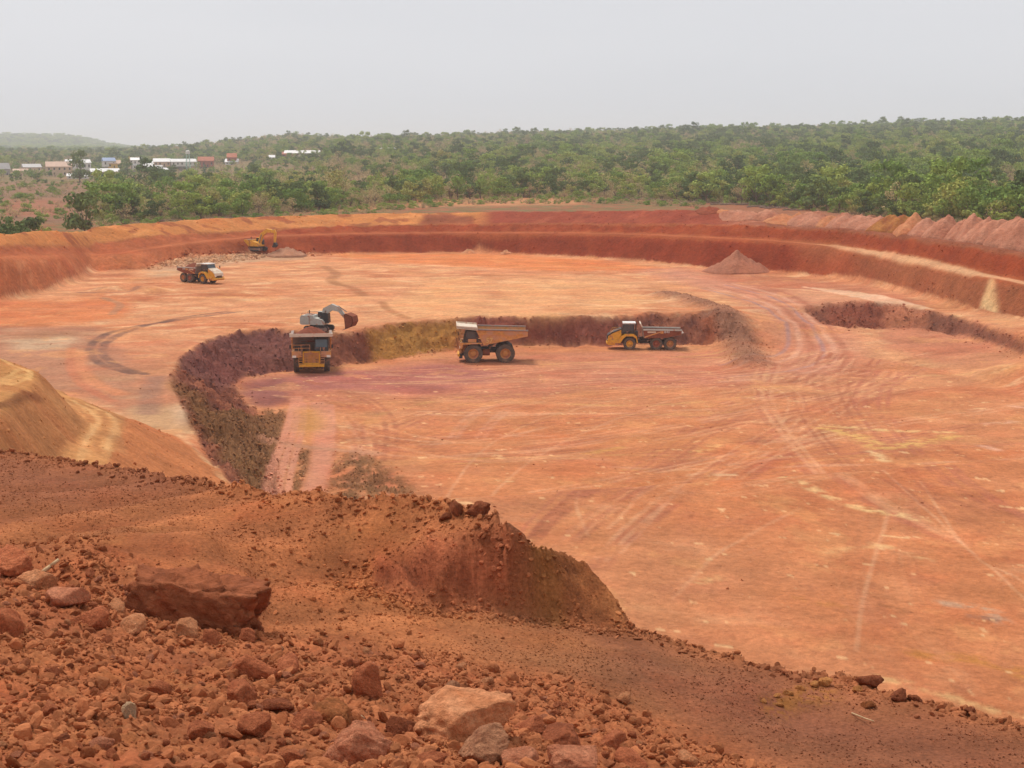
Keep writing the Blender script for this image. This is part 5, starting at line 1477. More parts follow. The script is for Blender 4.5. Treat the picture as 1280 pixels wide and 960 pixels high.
# low scrub along the cleared strip and on the field
bp_, bs_, br_, bi_ = [], [], [], []
for k in range(3200):
    px = rs.uniform(-60, 1330)
    fr0 = np.interp(px, FRX, FRR)
    rj = fr0 - rs.uniform(-30, 58) if px > 118 else rs.uniform(462, 1040)
    if px > 880 and rj < fr0 - 6: continue
    p_ = PR(px, rj, 0); z = hz(p_[0], p_[1])
    if z > 13.0 or z < 8 or not (R_out[np.searchsorted(rr, rj), np.argmin(abs(az - math.atan2(p_[0], p_[1])))]): continue
    s = rs.uniform(.06, .24) * (1.6 if rj > fr0 else 1)
    bp_.append((p_[0], p_[1], z - s * 2.2)); bs_.append((s * 1.3, s * 1.3, s)); br_.append((0, 0, rs.uniform(0, 6.28))); bi_.append(int(rs.choice([0, 1, 7, 7, 8, 8, 11, 11, 11])))
instancer('scrub', bp_, bs_, br_, bi_, proto_col, 'low green and dry scrub along the cleared strip behind the rim')

# felled logs and brush heaps at the edge of the wood
M_log = mat('dead_wood', CC(150, 124, 108), 0.9, 0.1, noise=0.3, nscale=4)
k = 0
for px in list(range(130, 330, 14)) + list(range(780, 1010, 7)):
    fr0 = np.interp(px, FRX, FRR) - rs.uniform(3, 16)
    p_ = PR(px + rs.uniform(-5, 5), fr0, 0)
    z = hz(p_[0], p_[1])
    ln_ = rs.uniform(2.5, 6.0); r0_ = rs.uniform(.14, .3)
    mb = MB(); seg = 5; pts = [Vector((ln_ * (i / seg - .5), rs.uniform(-.15, .15), r0_ + .06 * rs.rand() + (i / seg) * rs.uniform(0, .4))) for i in range(seg + 1)]
    for i in range(seg): mb.tube(pts[i], pts[i + 1], r0_ * (1 - .08 * i), 7, r0_ * (1 - .08 * (i + 1)))
    for q in range(3):
        b0 = pts[1 + q]; mb.tube(b0, b0 + Vector((rs.uniform(-.6, .6), rs.uniform(-.8, .8), rs.uniform(.4, 1.3))), r0_ * .35, 5, .03)
    o = mb.build('felled_log', M_log); o.location = (p_[0], p_[1], z); o.rotation_euler = (0, 0, rs.uniform(-.6, .6))
    left = px < 400
    tag(o, 'felled log with branch stubs in the brush line %s' % ('behind the orange berm at left' if left else 'behind the red berm at right'), 'log', 'felled logs %s' % ('behind the left berm' if left else 'behind the red berm'))
    k += 1

# ------------------------------------------------------------------ village
M_wall = {'cream': mat('cream_render', CC(222, 190, 160), .9, .1, noise=.12, nscale=.6), 'white': mat('white_render', CC(232, 226, 218), .9, .1, noise=.1, nscale=.6), 'grey': mat('grey_block', CC(176, 164, 156), .9, .1, noise=.15, nscale=.6),
          'brick': mat('brick_red_render', CC(176, 108, 84), .9, .1, noise=.15, nscale=.6), 'yellow': mat('yellow_render', CC(222, 180, 98), .9, .1, noise=.1, nscale=.6), 'green': mat('pale_green_paint', CC(184, 216, 198), .8, .2)}
M_roof = {'white': mat('bright_sheet_roof', CC(238, 234, 230), .5, .4, noise=.12, nscale=.4), 'grey': mat('grey_sheet_roof', CC(186, 180, 176), .5, .4, noise=.15, nscale=.4), 'rust': mat('rusty_sheet_roof', CC(190, 116, 88), .8, .2, noise=.2, nscale=.4),
          'blue': mat('blue_sheet_roof', CC(140, 160, 196), .5, .4, noise=.1, nscale=.4), 'orange': mat('orange_sheet_roof', CC(206, 122, 90), .7, .2, noise=.15, nscale=.4), 'pink': mat('pinkish_sheet_roof', CC(220, 184, 160), .7, .2, noise=.12, nscale=.4)}
M_open = mat('dark_opening', CC(70, 62, 58), .6, .3)
M_frame = mat('window_frame', CC(210, 200, 190), .7, .2)
def house(px0, px1, py_base, py_eave, py_top, wallc, roofc, label, rz=0.0, storeys=1, r=None, zoff=0):
    """pixel box of the building; base py gives the range on z = 12"""
    if r is None:
        b = P((px0 + px1) / 2, py_base, 9.6); r = math.hypot(b[0], b[1])
    sc = r / F_PX * 1.01
    c = PR((px0 + px1) / 2, r, 0)
    z = hz(c[0], c[1]) 
    Wd = (px1 - px0) * sc / 2
    eave = (py_base - py_eave) * sc; top = (py_base - py_top) * sc
    D = min(max(Wd * .8, 3.0), 6.0)
    H = empty('house', (c[0], c[1], z), rz - math.atan2(c[0], c[1]))
    tag(H, label, 'house', 'village houses beyond the wood')
    MB().box(-Wd, Wd, -D, D, -.4, eave).build('wall', M_wall[wallc], H)
    o = .5
    rf = MB()
    rf.add([(-Wd - o, -D - o, eave - .05), (Wd + o, -D - o, eave - .05), (Wd + o, D + o, eave - .05), (-Wd - o, D + o, eave - .05), (-Wd - o, 0, top), (Wd + o, 0, top),
            (-Wd - o, -D - o, eave + .1), (Wd + o, -D - o, eave + .1), (Wd + o, D + o, eave + .1), (-Wd - o, D + o, eave + .1)],
           [(0, 3, 2, 1), (0, 1, 7, 6), (2, 3, 9, 8), (6, 7, 5, 4), (8, 9, 4, 5), (7, 8, 5), (9, 6, 4), (1, 2, 8, 7), (3, 0, 6, 9)])
    rf.build('roof', M_roof[roofc], H)
    n = max(2, int(Wd * 2 / 3.4))
    sh = eave / storeys
    for s_ in range(storeys):
        for k in range(n):
            x = -Wd + (k + .5) * 2 * Wd / n
            if s_ == 0 and k == n // 2:
                MB().box(x - .5, x + .5, -D - .05, -D + .02, 0, min(2.1, sh * .8)).build('door', M_open, H)
            else:
                w_ = MB().box(x - .6, x + .6, -D - .04, -D + .02, s_ * sh + sh * .35, s_ * sh + sh * .78).build('window', M_open, H)
                MB().box(x - .7, x + .7, -D - .12, -D - .045, s_ * sh + sh * .29, s_ * sh + sh * .35).build('sill', M_frame, w_)
    return H
VH = [(-4, 9, 217, 210, 203, 'grey', 'grey', 'grey house cut by the left edge of the picture', 1), (28, 48, 212, 207, 203, 'cream', 'grey', 'low long house with grey roof at the left of the village', 1),
      (16, 32, 218, 214, 210, 'cream', 'pink', 'small beige hut below the long grey-roofed house', 1), (58, 87, 219, 208, 202, 'cream', 'pink', 'two-storey pinkish-beige house, largest at the left of the village', 2),
      (82, 110, 210, 202, 198, 'white', 'white', 'long white-roofed shed above the two-storey house', 1), (84, 108, 223, 220, 217, 'white', 'white', 'low white hut half hidden by the tall dark tree', 1),
      (113, 146, 219, 214, 210, 'cream', 'white', 'wide low house with bright roof and beige wall', 1), (128, 142, 206, 200, 196, 'white', 'blue', 'house with the blue roof', 1),
      (135, 149, 208, 203, 199, 'yellow', 'pink', 'yellow-walled house below the blue roof', 1), (163, 176, 203, 199, 196, 'white', 'white', 'prayer hall with white roof beside the minaret', 1),
      (167, 191, 210, 205, 200, 'white', 'white', 'wide white house right of the prayer hall', 1), (176, 201, 216, 210, 206, 'brick', 'grey', 'brown house below the wide white one', 1),
      (192, 211, 206, 201, 197, 'cream', 'white', 'white-roofed house between minaret and water tower', 1), (192, 208, 216, 212, 209, 'cream', 'white', 'small white-roofed hut in front of the brown house', 1),
      (213, 243, 206, 201, 197.5, 'white', 'white', 'long white-roofed hall at the foot of the water tower', 1), (248, 266, 207, 200, 195, 'brick', 'rust', 'brick-red house right of the water tower', 1),
      (243, 253, 210, 206, 203, 'cream', 'pink', 'small beige hut in front of the brick-red house', 1), (284, 295, 202, 196, 191, 'brick', 'orange', 'house with bright orange roof on the rise', 1),
      (282, 297, 206, 203, 199, 'white', 'white', 'white hut below the orange-roofed house', 1), (335, 343, 204, 202, 199, 'white', 'white', 'tiny white hut among trees right of the village', 1),
      (353, 371, 201, 198, 195, 'brick', 'rust', 'low rust-roofed house at the right end of the village', 1), (357, 399, 204, 200.5, 197, 'white', 'white', 'long white-roofed shed at the right end of the village', 1),
      (470, 494, 200, 196.5, 193, 'white', 'white', 'white shed roof showing above the woods right of the village', 1)]
for (a, b, c, d, e, wc, rc, lb, st_) in VH:
    rng = None
    b_ = P((a + b) / 2, c, 9.6); rng = min(math.hypot(b_[0], b_[1]), 1480)
    # keep the pixel height of the base by lifting the houses that stand higher on the slope
    H = house(a, b, c, d, e, wc, rc, lb, rs.uniform(-.25, .25), st_, rng)
    zt = CAM_H - (c - 185) / F_PX * rng * 1.02
    for ch in H.children:
        if ch.name.startswith('wall') and H.location.z < zt - .3:
            pass
    if zt > H.location.z:
        fnd = MB().box(-4, 4, -3, 3, H.location.z - zt - .6, -.39).build('foundation', M_wall['grey'], H)
        H.location.z = zt
def tower(px, r, base, topz, label):
    c = PR(px, r, 0); z = hz(c[0], c[1])
    T = empty('water_tower', (c[0], c[1], z)); tag(T, label, 'water tower')
    for sx in (-1, 1):
        for sy in (-1, 1): MB().tube((sx * 1.9, sy * 1.9, -.5), (sx * 1.2, sy * 1.2, 15), .22, 6).build('leg', M_wall['green'], T)
    b = MB()
    for k in range(4):
        w0 = 1.9 - .7 * (k * 3.6 + 1) / 15; w1 = 1.9 - .7 * (k * 3.6 + 4.6) / 15
        for s in (-1, 1):
            b.tube((-w0, s * w0, k * 3.6 + 1), (w1, s * w1, k * 3.6 + 4.6), .09, 5).tube((s * w0, -w0, k * 3.6 + 1), (s * w1, w1, k * 3.6 + 4.6), .09, 5)
    b.build('brace', M_wall['green'], T)
    t = MB(); n = 16; v = []
    prof = [(0.02, 15), (2.1, 15), (2.1, 17.6), (1.2, 18.3), (0.02, 18.5)]
    for k in range(n):
        a = 2 * math.pi * k / n
        v += [(r_0 * math.cos(a), r_0 * math.sin(a), zz) for r_0, zz in prof]
    t.add(v, [(k * 5 + i, ((k + 1) % n) * 5 + i, ((k + 1) % n) * 5 + i + 1, k * 5 + i + 1) for k in range(n) for i in range(4)])
    t.build('tank', M_wall['white'], T)
tower(234.5, 1470, 0, 0, 'white water tank on pale green legs in the village')
c = PR(161, 1420, 0); z = hz(c[0], c[1])
T = empty('minaret', (c[0], c[1], z)); tag(T, 'slim cream minaret left of the dark tree in the village', 'minaret')
MB().box(-1.1, 1.1, -1.1, 1.1, -.5, 9).build('shaft', M_wall['cream'], T)
MB().box(-1.5, 1.5, -1.5, 1.5, 9, 9.6).build('balcony', M_wall['white'], T)
MB().tube((0, 0, 9.6), (0, 0, 13), .85, 10).build('lantern', M_wall['cream'], T)
MB().tube((0, 0, 13), (0, 0, 16), .9, 10, .03).build('spire', M_wall['yellow'], T)
M_pole = mat('galvanised_steel', CC(200, 198, 196), .5, .5)
c = PR(929, 1740, 0); z = hz(c[0], c[1])
T = empty('radio_mast', (c[0], c[1], z)); tag(T, 'thin pale lattice mast rising from the forest at the right', 'mast')
MH = 60 - z
for k in range(3):
    a = 2.1 * k
    MB().tube((.8 * math.cos(a), .8 * math.sin(a), -.5), (.3 * math.cos(a), .3 * math.sin(a), MH), .12, 5).build('leg', M_pole, T)
br = MB()
for k in range(10):
    for q in range(3):
        a, b = 2.1 * q, 2.1 * (q + 1); w0, w1 = .8 - .5 * k / 10, .8 - .5 * (k + 1) / 10
        br.tube((w0 * math.cos(a), w0 * math.sin(a), k * MH / 10), (w1 * math.cos(b), w1 * math.sin(b), (k + 1) * MH / 10), .05, 4)
br.build('brace', M_pole, T)
for px, r_, h_, lb in ((127, 1350, 11, 'utility pole among the houses left of the yellow wall'), (186, 1390, 11, 'utility pole left of the water tower'), (245, 1410, 13, 'utility pole right of the water tower')):
    c = PR(px, r_, 0); z = hz(c[0], c[1])
    T = empty('utility_pole', (c[0], c[1], z)); tag(T, lb, 'pole', 'village utility poles')
    MB().tube((0, 0, -.5), (0, 0, h_), .16, 6, .1).build('post', M_pole, T); MB().box(-1.0, 1.0, -.08, .08, h_ - .9, h_ - .72).build('crossarm', M_log, T)
print('village done', time.time() - T0_)
# ------------------------------------------------------------------ rocks of the foreground
M_rock = mat('laterite', attr='Col', rough=0.95, spec=0.06, noise=0.3, nscale=7.0, bump=1.0, bscale=9, bdist=0.10, rnd=0.0)
M_gravel = mat('laterite_gravel', CC(206, 126, 84), 0.95, 0.08, noise=0.22, nscale=1.5, rnd=0.16, bump=0.4, bscale=3.0, bdist=0.15)
tg = M_gravel.node_tree
ga = tg.nodes.new('ShaderNodeAttribute'); ga.attribute_type = 'INSTANCER'; ga.attribute_name = 'Col'
for lk in list(tg.links):
    if lk.from_node.type == 'RGB': tg.links.new(ga.outputs['Color'], lk.to_socket)
def noise3(v, s, seed):
    return fbm(v[:, 0] * s + seed * 3.7 + v[:, 2] * s * .71, v[:, 1] * s - seed * 1.3 + v[:, 2] * s * .63, 3, .55)
def rock_mesh(seed, sub_, name, m, ncut=7, rough=.10, col=None, dims=(1, 1, 1)):
    bm = bmesh.new(); bmesh.ops.create_icosphere(bm, subdivisions=sub_, radius=1)
    v = np.array([q.co[:] for q in bm.verts])
    rg = np.random.RandomState(seed)
    for k in range(ncut):                                     # flatten against random planes: broken faces
        n = rg.normal(size=3); n /= np.linalg.norm(n); d = rg.uniform(.45, .82)
        t = v @ n - d
        v = v - np.outer(np.maximum(t, 0) * .92, n)
    nn = noise3(v, 1.7, seed)
    v = v * (1 + rough * 1.6 * nn[:, None]) + 0
    nn = noise3(v, 5.0, seed + 5)
    v = v * (1 + rough * .8 * nn[:, None])
    v = v * (1 + rough * .4 * noise3(v, 12.0, seed + 7)[:, None])
    v = v * np.array(dims)
    for q, c in zip(bm.verts, v): q.co = c
    me = bpy.data.meshes.new(name); bm.to_mesh(me); bm.free()
    me.materials.append(m)
    if sub_ > 3: me.shade_smooth()
    if col is not None:
        at = me.attributes.new('Col', 'FLOAT_COLOR', 'POINT')
        f = np.clip(noise3(v / max(dims), 2.2, seed + 9) * .9 + .5, 0, 1)[:, None]
        c = np.concatenate([col[0] * (1 - f) + col[1] * f, np.ones((len(v), 1))], 1)
        at.data.foreach_set('color', c.astype(np.float32).ravel())
    return me
RC = {'red': (CC(172, 94, 62), CC(210, 126, 86)), 'pink': (CC(188, 112, 80), CC(218, 144, 108)), 'tan': (CC(196, 122, 80), CC(226, 156, 112)), 'grey': (CC(160, 104, 76), CC(210, 150, 112)),
      'dark': (CC(138, 78, 54), CC(180, 104, 70)), 'moss': (CC(140, 86, 50), CC(196, 118, 74)), 'pale': (CC(226, 176, 130), CC(240, 208, 170))}
RC = {k: (a_ * 1.3, b_ * 1.3) for k, (a_, b_) in RC.items()}
def near_z(px, py):
    z0 = float(np.interp(py, [690, 760, 860, 960], [24.5, 24.4, 24.9, 25.9]))
    return onground(px, py, z0)
BIG = [(584, 896, 70, (1.0, .85, .62), 'tan', 'largest foreground boulder, pale tan with a flat sloping top', 5), (604, 936, 42, (1, .8, .75), 'grey', 'grey-brown boulder leaning on the largest foreground boulder', 11),
       (704, 918, 46, (1, .7, .55), 'dark', 'dark brown slab right of the largest boulder', 12), (716, 946, 52, (1, .8, .6), 'pink', 'pinkish block at the bottom edge right of the grey boulder', 13),
       (462, 862, 27, (.8, .8, 1.15), 'red', 'upright red stone left of the largest boulder', 14), (316, 838, 30, (1, .8, .75), 'red', 'rounded red boulder lying at the foot of the big clod', 15),
       (362, 830, 24, (1.1, .7, .55), 'red', 'long red stone just right of the rounded boulder', 16), (418, 893, 33, (1, .8, .7), 'moss', 'dark mossy-brown boulder below the upright red stone', 17),
       (442, 940, 46, (1, .8, .95), 'pink', 'pyramid-shaped pink rock at the bottom edge', 18), (20, 700, 32, (1.2, .8, .7), 'red', 'large red lump at the left edge on top of the rubble', 19),
       (46, 728, 26, (1.2, .8, .7), 'tan', 'tan lump beside the pale stick', 20), (84, 745, 28, (1, .8, .65), 'pink', 'pinkish flat lump below the pale stick', 21),
       (112, 772, 26, (1.1, .8, .65), 'red', 'red lump on the left slope below the pinkish flat one', 22), (146, 758, 18, (1.2, .7, .6), 'tan', 'small tan stone touching the left end of the big clod', 23),
       (166, 778, 24, (1.2, .7, .5), 'tan', 'leaning flat stone in front of the big clod', 24), (232, 788, 19, (1, .9, .8), 'tan', 'round tan stone in front of the big clod', 25),
       (262, 800, 15, (1, .9, .9), 'red', 'squat red stone right of the round tan one', 26), (308, 796, 14, (1, .9, .8), 'red', 'small red stone at the right foot of the big clod', 27),
       (300, 868, 27, (1.1, .8, .65), 'red', 'flat-topped red rock below the rounded boulder', 28), (316, 905, 23, (1, .8, .75), 'red', 'smooth red rock in the lower middle of the slope', 29),
       (382, 902, 23, (1.2, .8, .6), 'red', 'red rock left of the mossy-brown boulder', 30), (2, 786, 26, (1, .9, .9), 'red', 'red lump cut by the left edge of the picture', 31),
       (648, 950, 30, (1, .8, .7), 'pink', 'pink rock at the bottom edge between the grey boulder and the pinkish block', 51), (766, 926, 22, (1.2, .8, .6), 'red', 'red stone on the gravel right of the dark slab', 52),
       (858, 950, 20, (1.2, .8, .6), 'tan', 'tan stone near the right tip of the rubble', 53), (566, 862, 14, (1, .8, .8), 'grey', 'small grey stone behind the largest boulder', 54), (250, 910, 22, (1.1, .8, .7), 'red', 'red rock low in the middle of the left gravel', 55),
       (120, 930, 18, (1.2, .8, .6), 'pink', 'pinkish rock near the bottom left', 56), (350, 880, 20, (1.2, .8, .6), 'dark', 'dark flat rock between the red ones', 32), (196, 862, 16, (1.1, .8, .7), 'red', 'lone larger stone in the middle of the left gravel', 33),
       (62, 884, 15, (1.3, .8, .6), 'red', 'elongated stone low on the left gravel', 34), (162, 892, 12, (.8, .8, 1.1), 'pale', 'pale cream stone on the left gravel', 35),
       (780, 873, 11, (1.2, .8, .7), 'tan', 'single stone lying alone on the dark bench', 36), (660, 905, 22, (1.2, .8, .5), 'red', 'flat rock wedged against the right of the largest boulder', 37),
       (790, 948, 26, (1.3, .8, .5), 'red', 'low red rock at the bottom edge, rightmost of the rubble', 38), (500, 905, 20, (1, .8, .7), 'dark', 'dark stone left of the largest boulder base', 39),
       (540, 950, 22, (1.1, .8, .6), 'red', 'red stone at the bottom edge below the largest boulder', 40), (350, 950, 24, (1.1, .8, .6), 'red', 'broad red stone at the bottom edge left of the pyramid rock', 41)]
for px, py, rp_, dm, cl, lb, sd_ in BIG:
    g = near_z(px, py + rp_ * .35)
    d_ = (g - Vector((0, 0, CAM_H))).length
    s = rp_ * d_ / F_PX
    big = rp_ > 30
    me = rock_mesh(sd_, 5 if big else 4, 'boulder', M_rock, 8, .09, RC[cl], dm)
    o = bpy.data.objects.new('boulder', me); COL.objects.link(o)
    o.location = g + Vector((0, 0, s * dm[2] * .42)); o.scale = (s, s, s); o.rotation_euler = (0.1, -.08, (px % 7) * .3)
    tag(o, lb, 'rock')
# the big squarish clod
g = near_z(240, 778)
d_ = (g - Vector((0, 0, CAM_H))).length; s = d_ / F_PX
bm = bmesh.new(); bmesh.ops.create_cube(bm, size=2); bmesh.ops.subdivide_edges(bm, edges=bm.edges, cuts=22, use_grid_fill=True)
v = np.array([q.co[:] for q in bm.verts])
v[:, 2] += -0.12 * v[:, 0] * (v[:, 2] > 0) 
v[:, 0] += .12 * v[:, 2]
ln_ = np.linalg.norm(v, axis=1, keepdims=True); v = v * (1 - .10 * np.clip(ln_ - 1.25, 0, 1))
v *= np.array((76 * s, 46 * s, 38 * s))
n_ = noise3(v, 1.8, 3) * .22 + noise3(v, 4.5, 8) * .14 + noise3(v, 11, 2) * .08
v += v / np.linalg.norm(v, axis=1, keepdims=True) * n_[:, None]
for q, c in zip(bm.verts, v): q.co = c
me = bpy.data.meshes.new('earth_clod'); bm.to_mesh(me); bm.free(); me.shade_smooth(); me.materials.append(M_rock)
at = me.attributes.new('Col', 'FLOAT_COLOR', 'POINT')
f = np.clip(noise3(v, 2.0, 4) * .9 + .5, 0, 1)[:, None]
at.data.foreach_set('color', np.concatenate([CC(150, 86, 58) * (1 - f) + CC(186, 110, 74) * f, np.ones((len(v), 1))], 1).astype(np.float32).ravel())
o = bpy.data.objects.new('earth_clod', me); COL.objects.link(o); o.location = g + Vector((0, .25, 9 * s)); o.rotation_euler = (-.04, .05, -.12)
tag(o, 'huge squarish dark red clod at the top of the rubble slope', 'clod')

RV = [rock_mesh(200 + i, 3, 'stone', M_rock, 7, .10, RC[['red', 'red', 'pink', 'tan', 'dark', 'red', 'pink', 'red', 'grey', 'pale'][i]], [(1, .8, .7), (1, .9, .8), (1.2, .8, .6), (1, .7, .75)][i % 4]) for i in range(10)]
rs = np.random.RandomState(5)
RN = []
nloc = 0
while nloc < 262:
    px = rs.uniform(-10, 900); py = rs.uniform(705, 955)
    pb = np.interp(px, [0, 70, 120, 180, 250, 325, 450, 600, 700, 830, 960], [694, 696, 706, 742, 790, 795, 808, 838, 856, 908, 962])
    if py < pb: continue
    g = near_z(px, py)
    if not (g.z > 20): continue
    d_ = (g - Vector((0, 0, CAM_H))).length
    s = rs.choice([4.5, 5.5, 6.5, 8, 10], p=[.3, .28, .22, .14, .06]) * rs.uniform(.9, 1.15) * d_ / F_PX
    vi = rs.choice(10, p=[.17, .17, .12, .12, .1, .14, .1, .075, .003, .002])
    o = bpy.data.objects.new('stone', RV[vi]); COL.objects.link(o)
    o.location = g + Vector((0, 0, s * .3)); o.scale = (s, s, s); o.rotation_euler = (rs.uniform(-.6, .6), rs.uniform(-.6, .6), rs.uniform(0, 6.28))
    tag(o, 'loose red laterite stone lying on the gravel of the near rubble slope', 'stone', 'loose stones of the near rubble slope')
    nloc += 1

# gravel: far too many to count
gcol = bpy.data.collections.new('gravel_kinds')
for i in range(6):
    me = rock_mesh(300 + i, 2, 'pebble', M_gravel, 5, .10, None, [(1, .8, .7), (1, .9, .8), (1.2, .8, .6)][i % 3])
    gcol.objects.link(bpy.data.objects.new('pebble_kind_%d' % i, me))
dA = np.gradient(az)[None, :] * R; dR = np.gradient(rr)[:, None] * np.ones_like(R)
def scatter(mask, n, smin, smax, power, name, label, gain=1.0, sink=.25):
    wgt = (np.clip(mask, 0, 1) * np.abs(dA * dR)).ravel(); cw = np.cumsum(wgt); cw /= cw[-1]
    ix = np.searchsorted(cw, rs.rand(n))
    ix = np.clip(ix, 0, X.size - 1)
    jx, jy = (rs.rand(n) - .5), (rs.rand(n) - .5)
    aa = A.ravel()[ix] + jx * (dA / np.maximum(R, .1)).ravel()[ix]; rad = R.ravel()[ix] + jy * dR.ravel()[ix]
    s = smin + (smax - smin) * rs.rand(n) ** power
    x, y = np.sin(aa) * rad, np.cos(aa) * rad
    z = Z.ravel()[ix] + (np.gradient(Z, axis=0) * 1.0).ravel()[ix] * jy + s * sink
    sc_ = np.stack([s * rs.uniform(.8, 1.3, n), s, s * rs.uniform(.6, 1.0, n)], 1)
    ro_ = np.stack([rs.uniform(-1, 1, n), rs.uniform(-1, 1, n), rs.uniform(0, 6.28, n)], 1)
    o = instancer(name, np.stack([x, y, z], 1).tolist(), sc_, ro_, rs.randint(0, 6, n), gcol, label)
    at = o.data.attributes.new('Col', 'FLOAT_COLOR', 'POINT')
    c = np.clip(CO.reshape(-1, 3)[ix] * gain * rs.uniform(.8, 1.2, (n, 1)), .01, .85)
    at.data.foreach_set('color', np.concatenate([c, np.ones((n, 1))], 1).astype(np.float32).ravel())
    return o
vis = (np.abs(A) < .40)
Pm = W_pile * M_near * vis * (R > 8)
clump = np.where(M_near, np.clip(near1 * 1.6 + .55, .12, 1), 0)
scatter(Pm * clump, 30000, .008, .040, 2.2, 'gravel', 'loose red laterite gravel covering the near rubble slope', .97)
scatter(Pm * np.clip(clump, .3, 1) ** 2, 2600, .04, .11, 2.4, 'coarse_gravel', 'coarser lumps among the gravel of the near rubble slope', .92)
Bm = M_near * (1 - W_pile) * vis * (R > 12)
scatter(Bm * np.clip(near1 * 1.3 + .4 - .25 * W_mface, .05, 1), 26000, .005, .022, 3.0, 'grit', 'fine crumbs of earth strewn over the near bench', 1.1)
scatter(Bm * platform * (1 - W_mface) * (near2 > .16), 700, .012, .06, 3.0, 'clods', 'crumbled clods on top of the near mound', 1.2)
foot = np.zeros(X.shape); fm = M_near & (R > 15); foot[fm] = np.exp(-(seg_dist(np.array([p_[:2] for p_ in m_base]), X[fm], Y[fm]) / .45) ** 2)
scatter(foot * (1 - W_mface), 1500, .012, .06, 2.5, 'fallen_crumbs', 'crumbled earth at the foot of the mound face', 1.2)
lw2 = np.where((PU > 655) & (PU < 800), 0, lipw)
scatter(lw2 * M_near, 2200, .012, .075, 2.6, 'edge_crumbs', 'crumbled earth along the broken edge of the bench', 1.15)
# broken ground inside the pit: blasted lumps along the scarp, banks, churned slope, windrow and wall toe
scw = (W_scarp > .3) * vis * (R > 80)
scatter(scw * np.clip(chunk * 2.2, .1, 1), 4500, .05, .26, 2.8, 'scarp_rubble', 'broken lumps covering the cut face behind the trucks', 1.2, 0)
ft2 = np.zeros(X.shape); fm = pit_lo & (R > 100) & (R < 330)
for l_ in (scarp_base, bank_base): ft2[fm] = np.maximum(ft2[fm], np.exp(-(seg_dist(np.array([p_[:2] for p_ in l_]), X[fm], Y[fm]) / 2.2) ** 2))
scatter(ft2 * vis, 1200, .05, .26, 3.0, 'spilled_lumps', 'lumps spilled along the foot of the cut', .95, .1)
scatter(np.maximum(scaly, wind * .5) * (1 - lanes) * vis, 5000, .05, .17, 2.2, 'churned_lumps', 'churned lumps on the slope at the lower left of the pit', 1.2, .05)
scatter(np.clip(apron, 0, 1) * vis, 1800, .15, .6, 2.2, 'apron_rubble', 'pale rubble strewn below the far excavator', 1.05, .15)
wl_ = (W_wall > .4) * (1 - .8 * W_ledge) * vis * np.clip(fine * 1.5 + .3, .02, 1) * (PU > 430)
scatter(wl_, 1500, .06, .26, 3.0, 'wall_lumps', 'loose lumps and ribs on the far pit wall', 1.15, 0)
scatter(BW * vis * (R > 200), 700, .08, .35, 3.0, 'berm_lumps', 'lumps on the earth berm along the rim', 1.1, 0)
scatter(F * vis * (mot > .1), 1500, .04, .15, 3.0, 'floor_crumbs', 'scattered crumbs on the pit floor', .85, .1)
scatter(W_mound * vis * (R > 60) * (fine > 0), 700, .04, .15, 3.0, 'ramp_crumbs', 'crumbs on the ramp embankment', 1.0, .1)
# ochre lumps on the dark bench
och_l = ['nearest the pit edge', 'second from the pit edge', 'third from the pit edge', 'in the middle of the patch', 'fifth from the pit edge', 'at the left of the patch', 'lowest of the patch', 'by the broken edge']
for k, (px, py, rp_) in enumerate([(1032, 856, 10), (1018, 858, 7), (1000, 862, 7), (985, 868, 6), (972, 872, 6), (955, 878, 6), (975, 882, 5), (1072, 864, 7)]):
    g = near_z(px, py) if False else onground(px, py, 23.0)
    s = rp_ * (g - Vector((0, 0, CAM_H))).length / F_PX
    me = rock_mesh(400 + k, 3, 'ochre_lump', M_rock, 6, .12, (CC(206, 130, 74) * 1.3, CC(236, 164, 100) * 1.3), (1.1, .8, .65))
    o = bpy.data.objects.new('ochre_lump', me); COL.objects.link(o); o.location = g + Vector((0, 0, s * .3)); o.scale = (s, s, s); o.rotation_euler = (0, 0, k)
    tag(o, 'ochre earth lump on the dark bench, %s' % och_l[k], 'clod', 'ochre lumps on the dark bench')
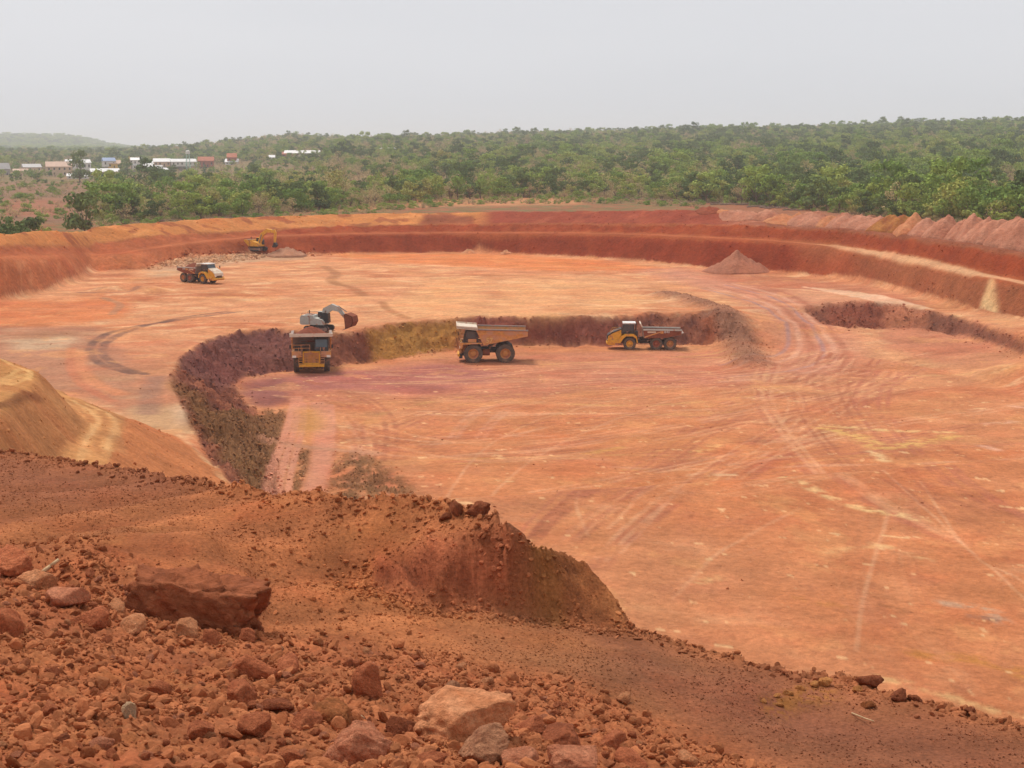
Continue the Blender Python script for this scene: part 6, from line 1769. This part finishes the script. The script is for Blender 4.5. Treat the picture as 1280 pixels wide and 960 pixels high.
# broken clods standing on the pit edge at the right
for k, (px, py, rp_, lb) in enumerate([(1086, 856, 15, 'dark clod overhanging the pit edge right of the ochre patch'), (1124, 872, 11, 'long dark clod on the pit edge'), (1145, 878, 10, 'dark clod at the right end of the pit-edge group'), (1085, 884, 8, 'ochre-brown clod below the pit-edge group'), (1212, 890, 7, 'small pale-tipped clod on the pit edge near the right side'),
                                  (570, 640, 10, 'upright clod on the crest of the mound'), (600, 640, 14, 'rounded clod on the mound crest right of the upright one'), (556, 648, 8, 'small clod left of the upright one on the mound')]):
    g = onground(px, py, 23.0 if px > 700 else 24.8)
    s = rp_ * (g - Vector((0, 0, CAM_H))).length / F_PX
    me = rock_mesh(440 + k, 4, 'earth_clod', M_rock, 6, .14, RC['dark'] if k != 3 else RC['moss'], (1.2, .9, .75 if k != 5 else 1.3))
    o = bpy.data.objects.new('earth_clod', me); COL.objects.link(o); o.location = g + Vector((0, 0, s * .25)); o.scale = (s, s, s); o.rotation_euler = (0, 0, k)
    tag(o, lb, 'clod')
# sticks
M_stick = mat('bleached_stick', CC(206, 172, 132), .9, .1, noise=.2, nscale=20)
for (a, b, z0, lb, th_) in (((50, 719), (74, 709), 24.75, 'pale stick poking out of the rubble at the left', .035), ((1065, 893), (1092, 912), 23.1, 'thin twig lying on the dark bench at the right', .012)):
    p0, p1 = onground(*a, z0), onground(*b, z0)
    o = MB().tube(p0 + Vector((0, 0, .02)), p0.lerp(p1, .55) + Vector((0, 0, .07)), th_, 8, th_ * .9).tube(p0.lerp(p1, .55) + Vector((0, 0, .07)), p1 + Vector((0, 0, .12)), th_ * .9, 8, th_ * .7).build('stick', M_stick, None, True)
    tag(o, lb, 'stick')

# ------------------------------------------------------------------ haze
m = bpy.data.materials.new('haze_air'); m.use_nodes = True
t = m.node_tree; t.nodes.clear()
pv = t.nodes.new('ShaderNodeVolumePrincipled'); mo = t.nodes.new('ShaderNodeOutputMaterial')
pv.inputs['Color'].default_value = (0.93, 0.95, 0.98, 1)
pv.inputs['Density'].default_value = 0.00015
pv.inputs['Anisotropy'].default_value = 0.2
t.links.new(pv.outputs[0], mo.inputs['Volume'])
zt = float(max(Z.max() + 32, 130))
hb = MB().box(-14800, 14800, -14800, 14800, float(Z.min()) - 1.5, zt).build('haze', m)
hb['kind'] = 'stuff'; hb['label'] = 'thin dusty haze over the whole landscape'
print('all done', time.time() - T0_)
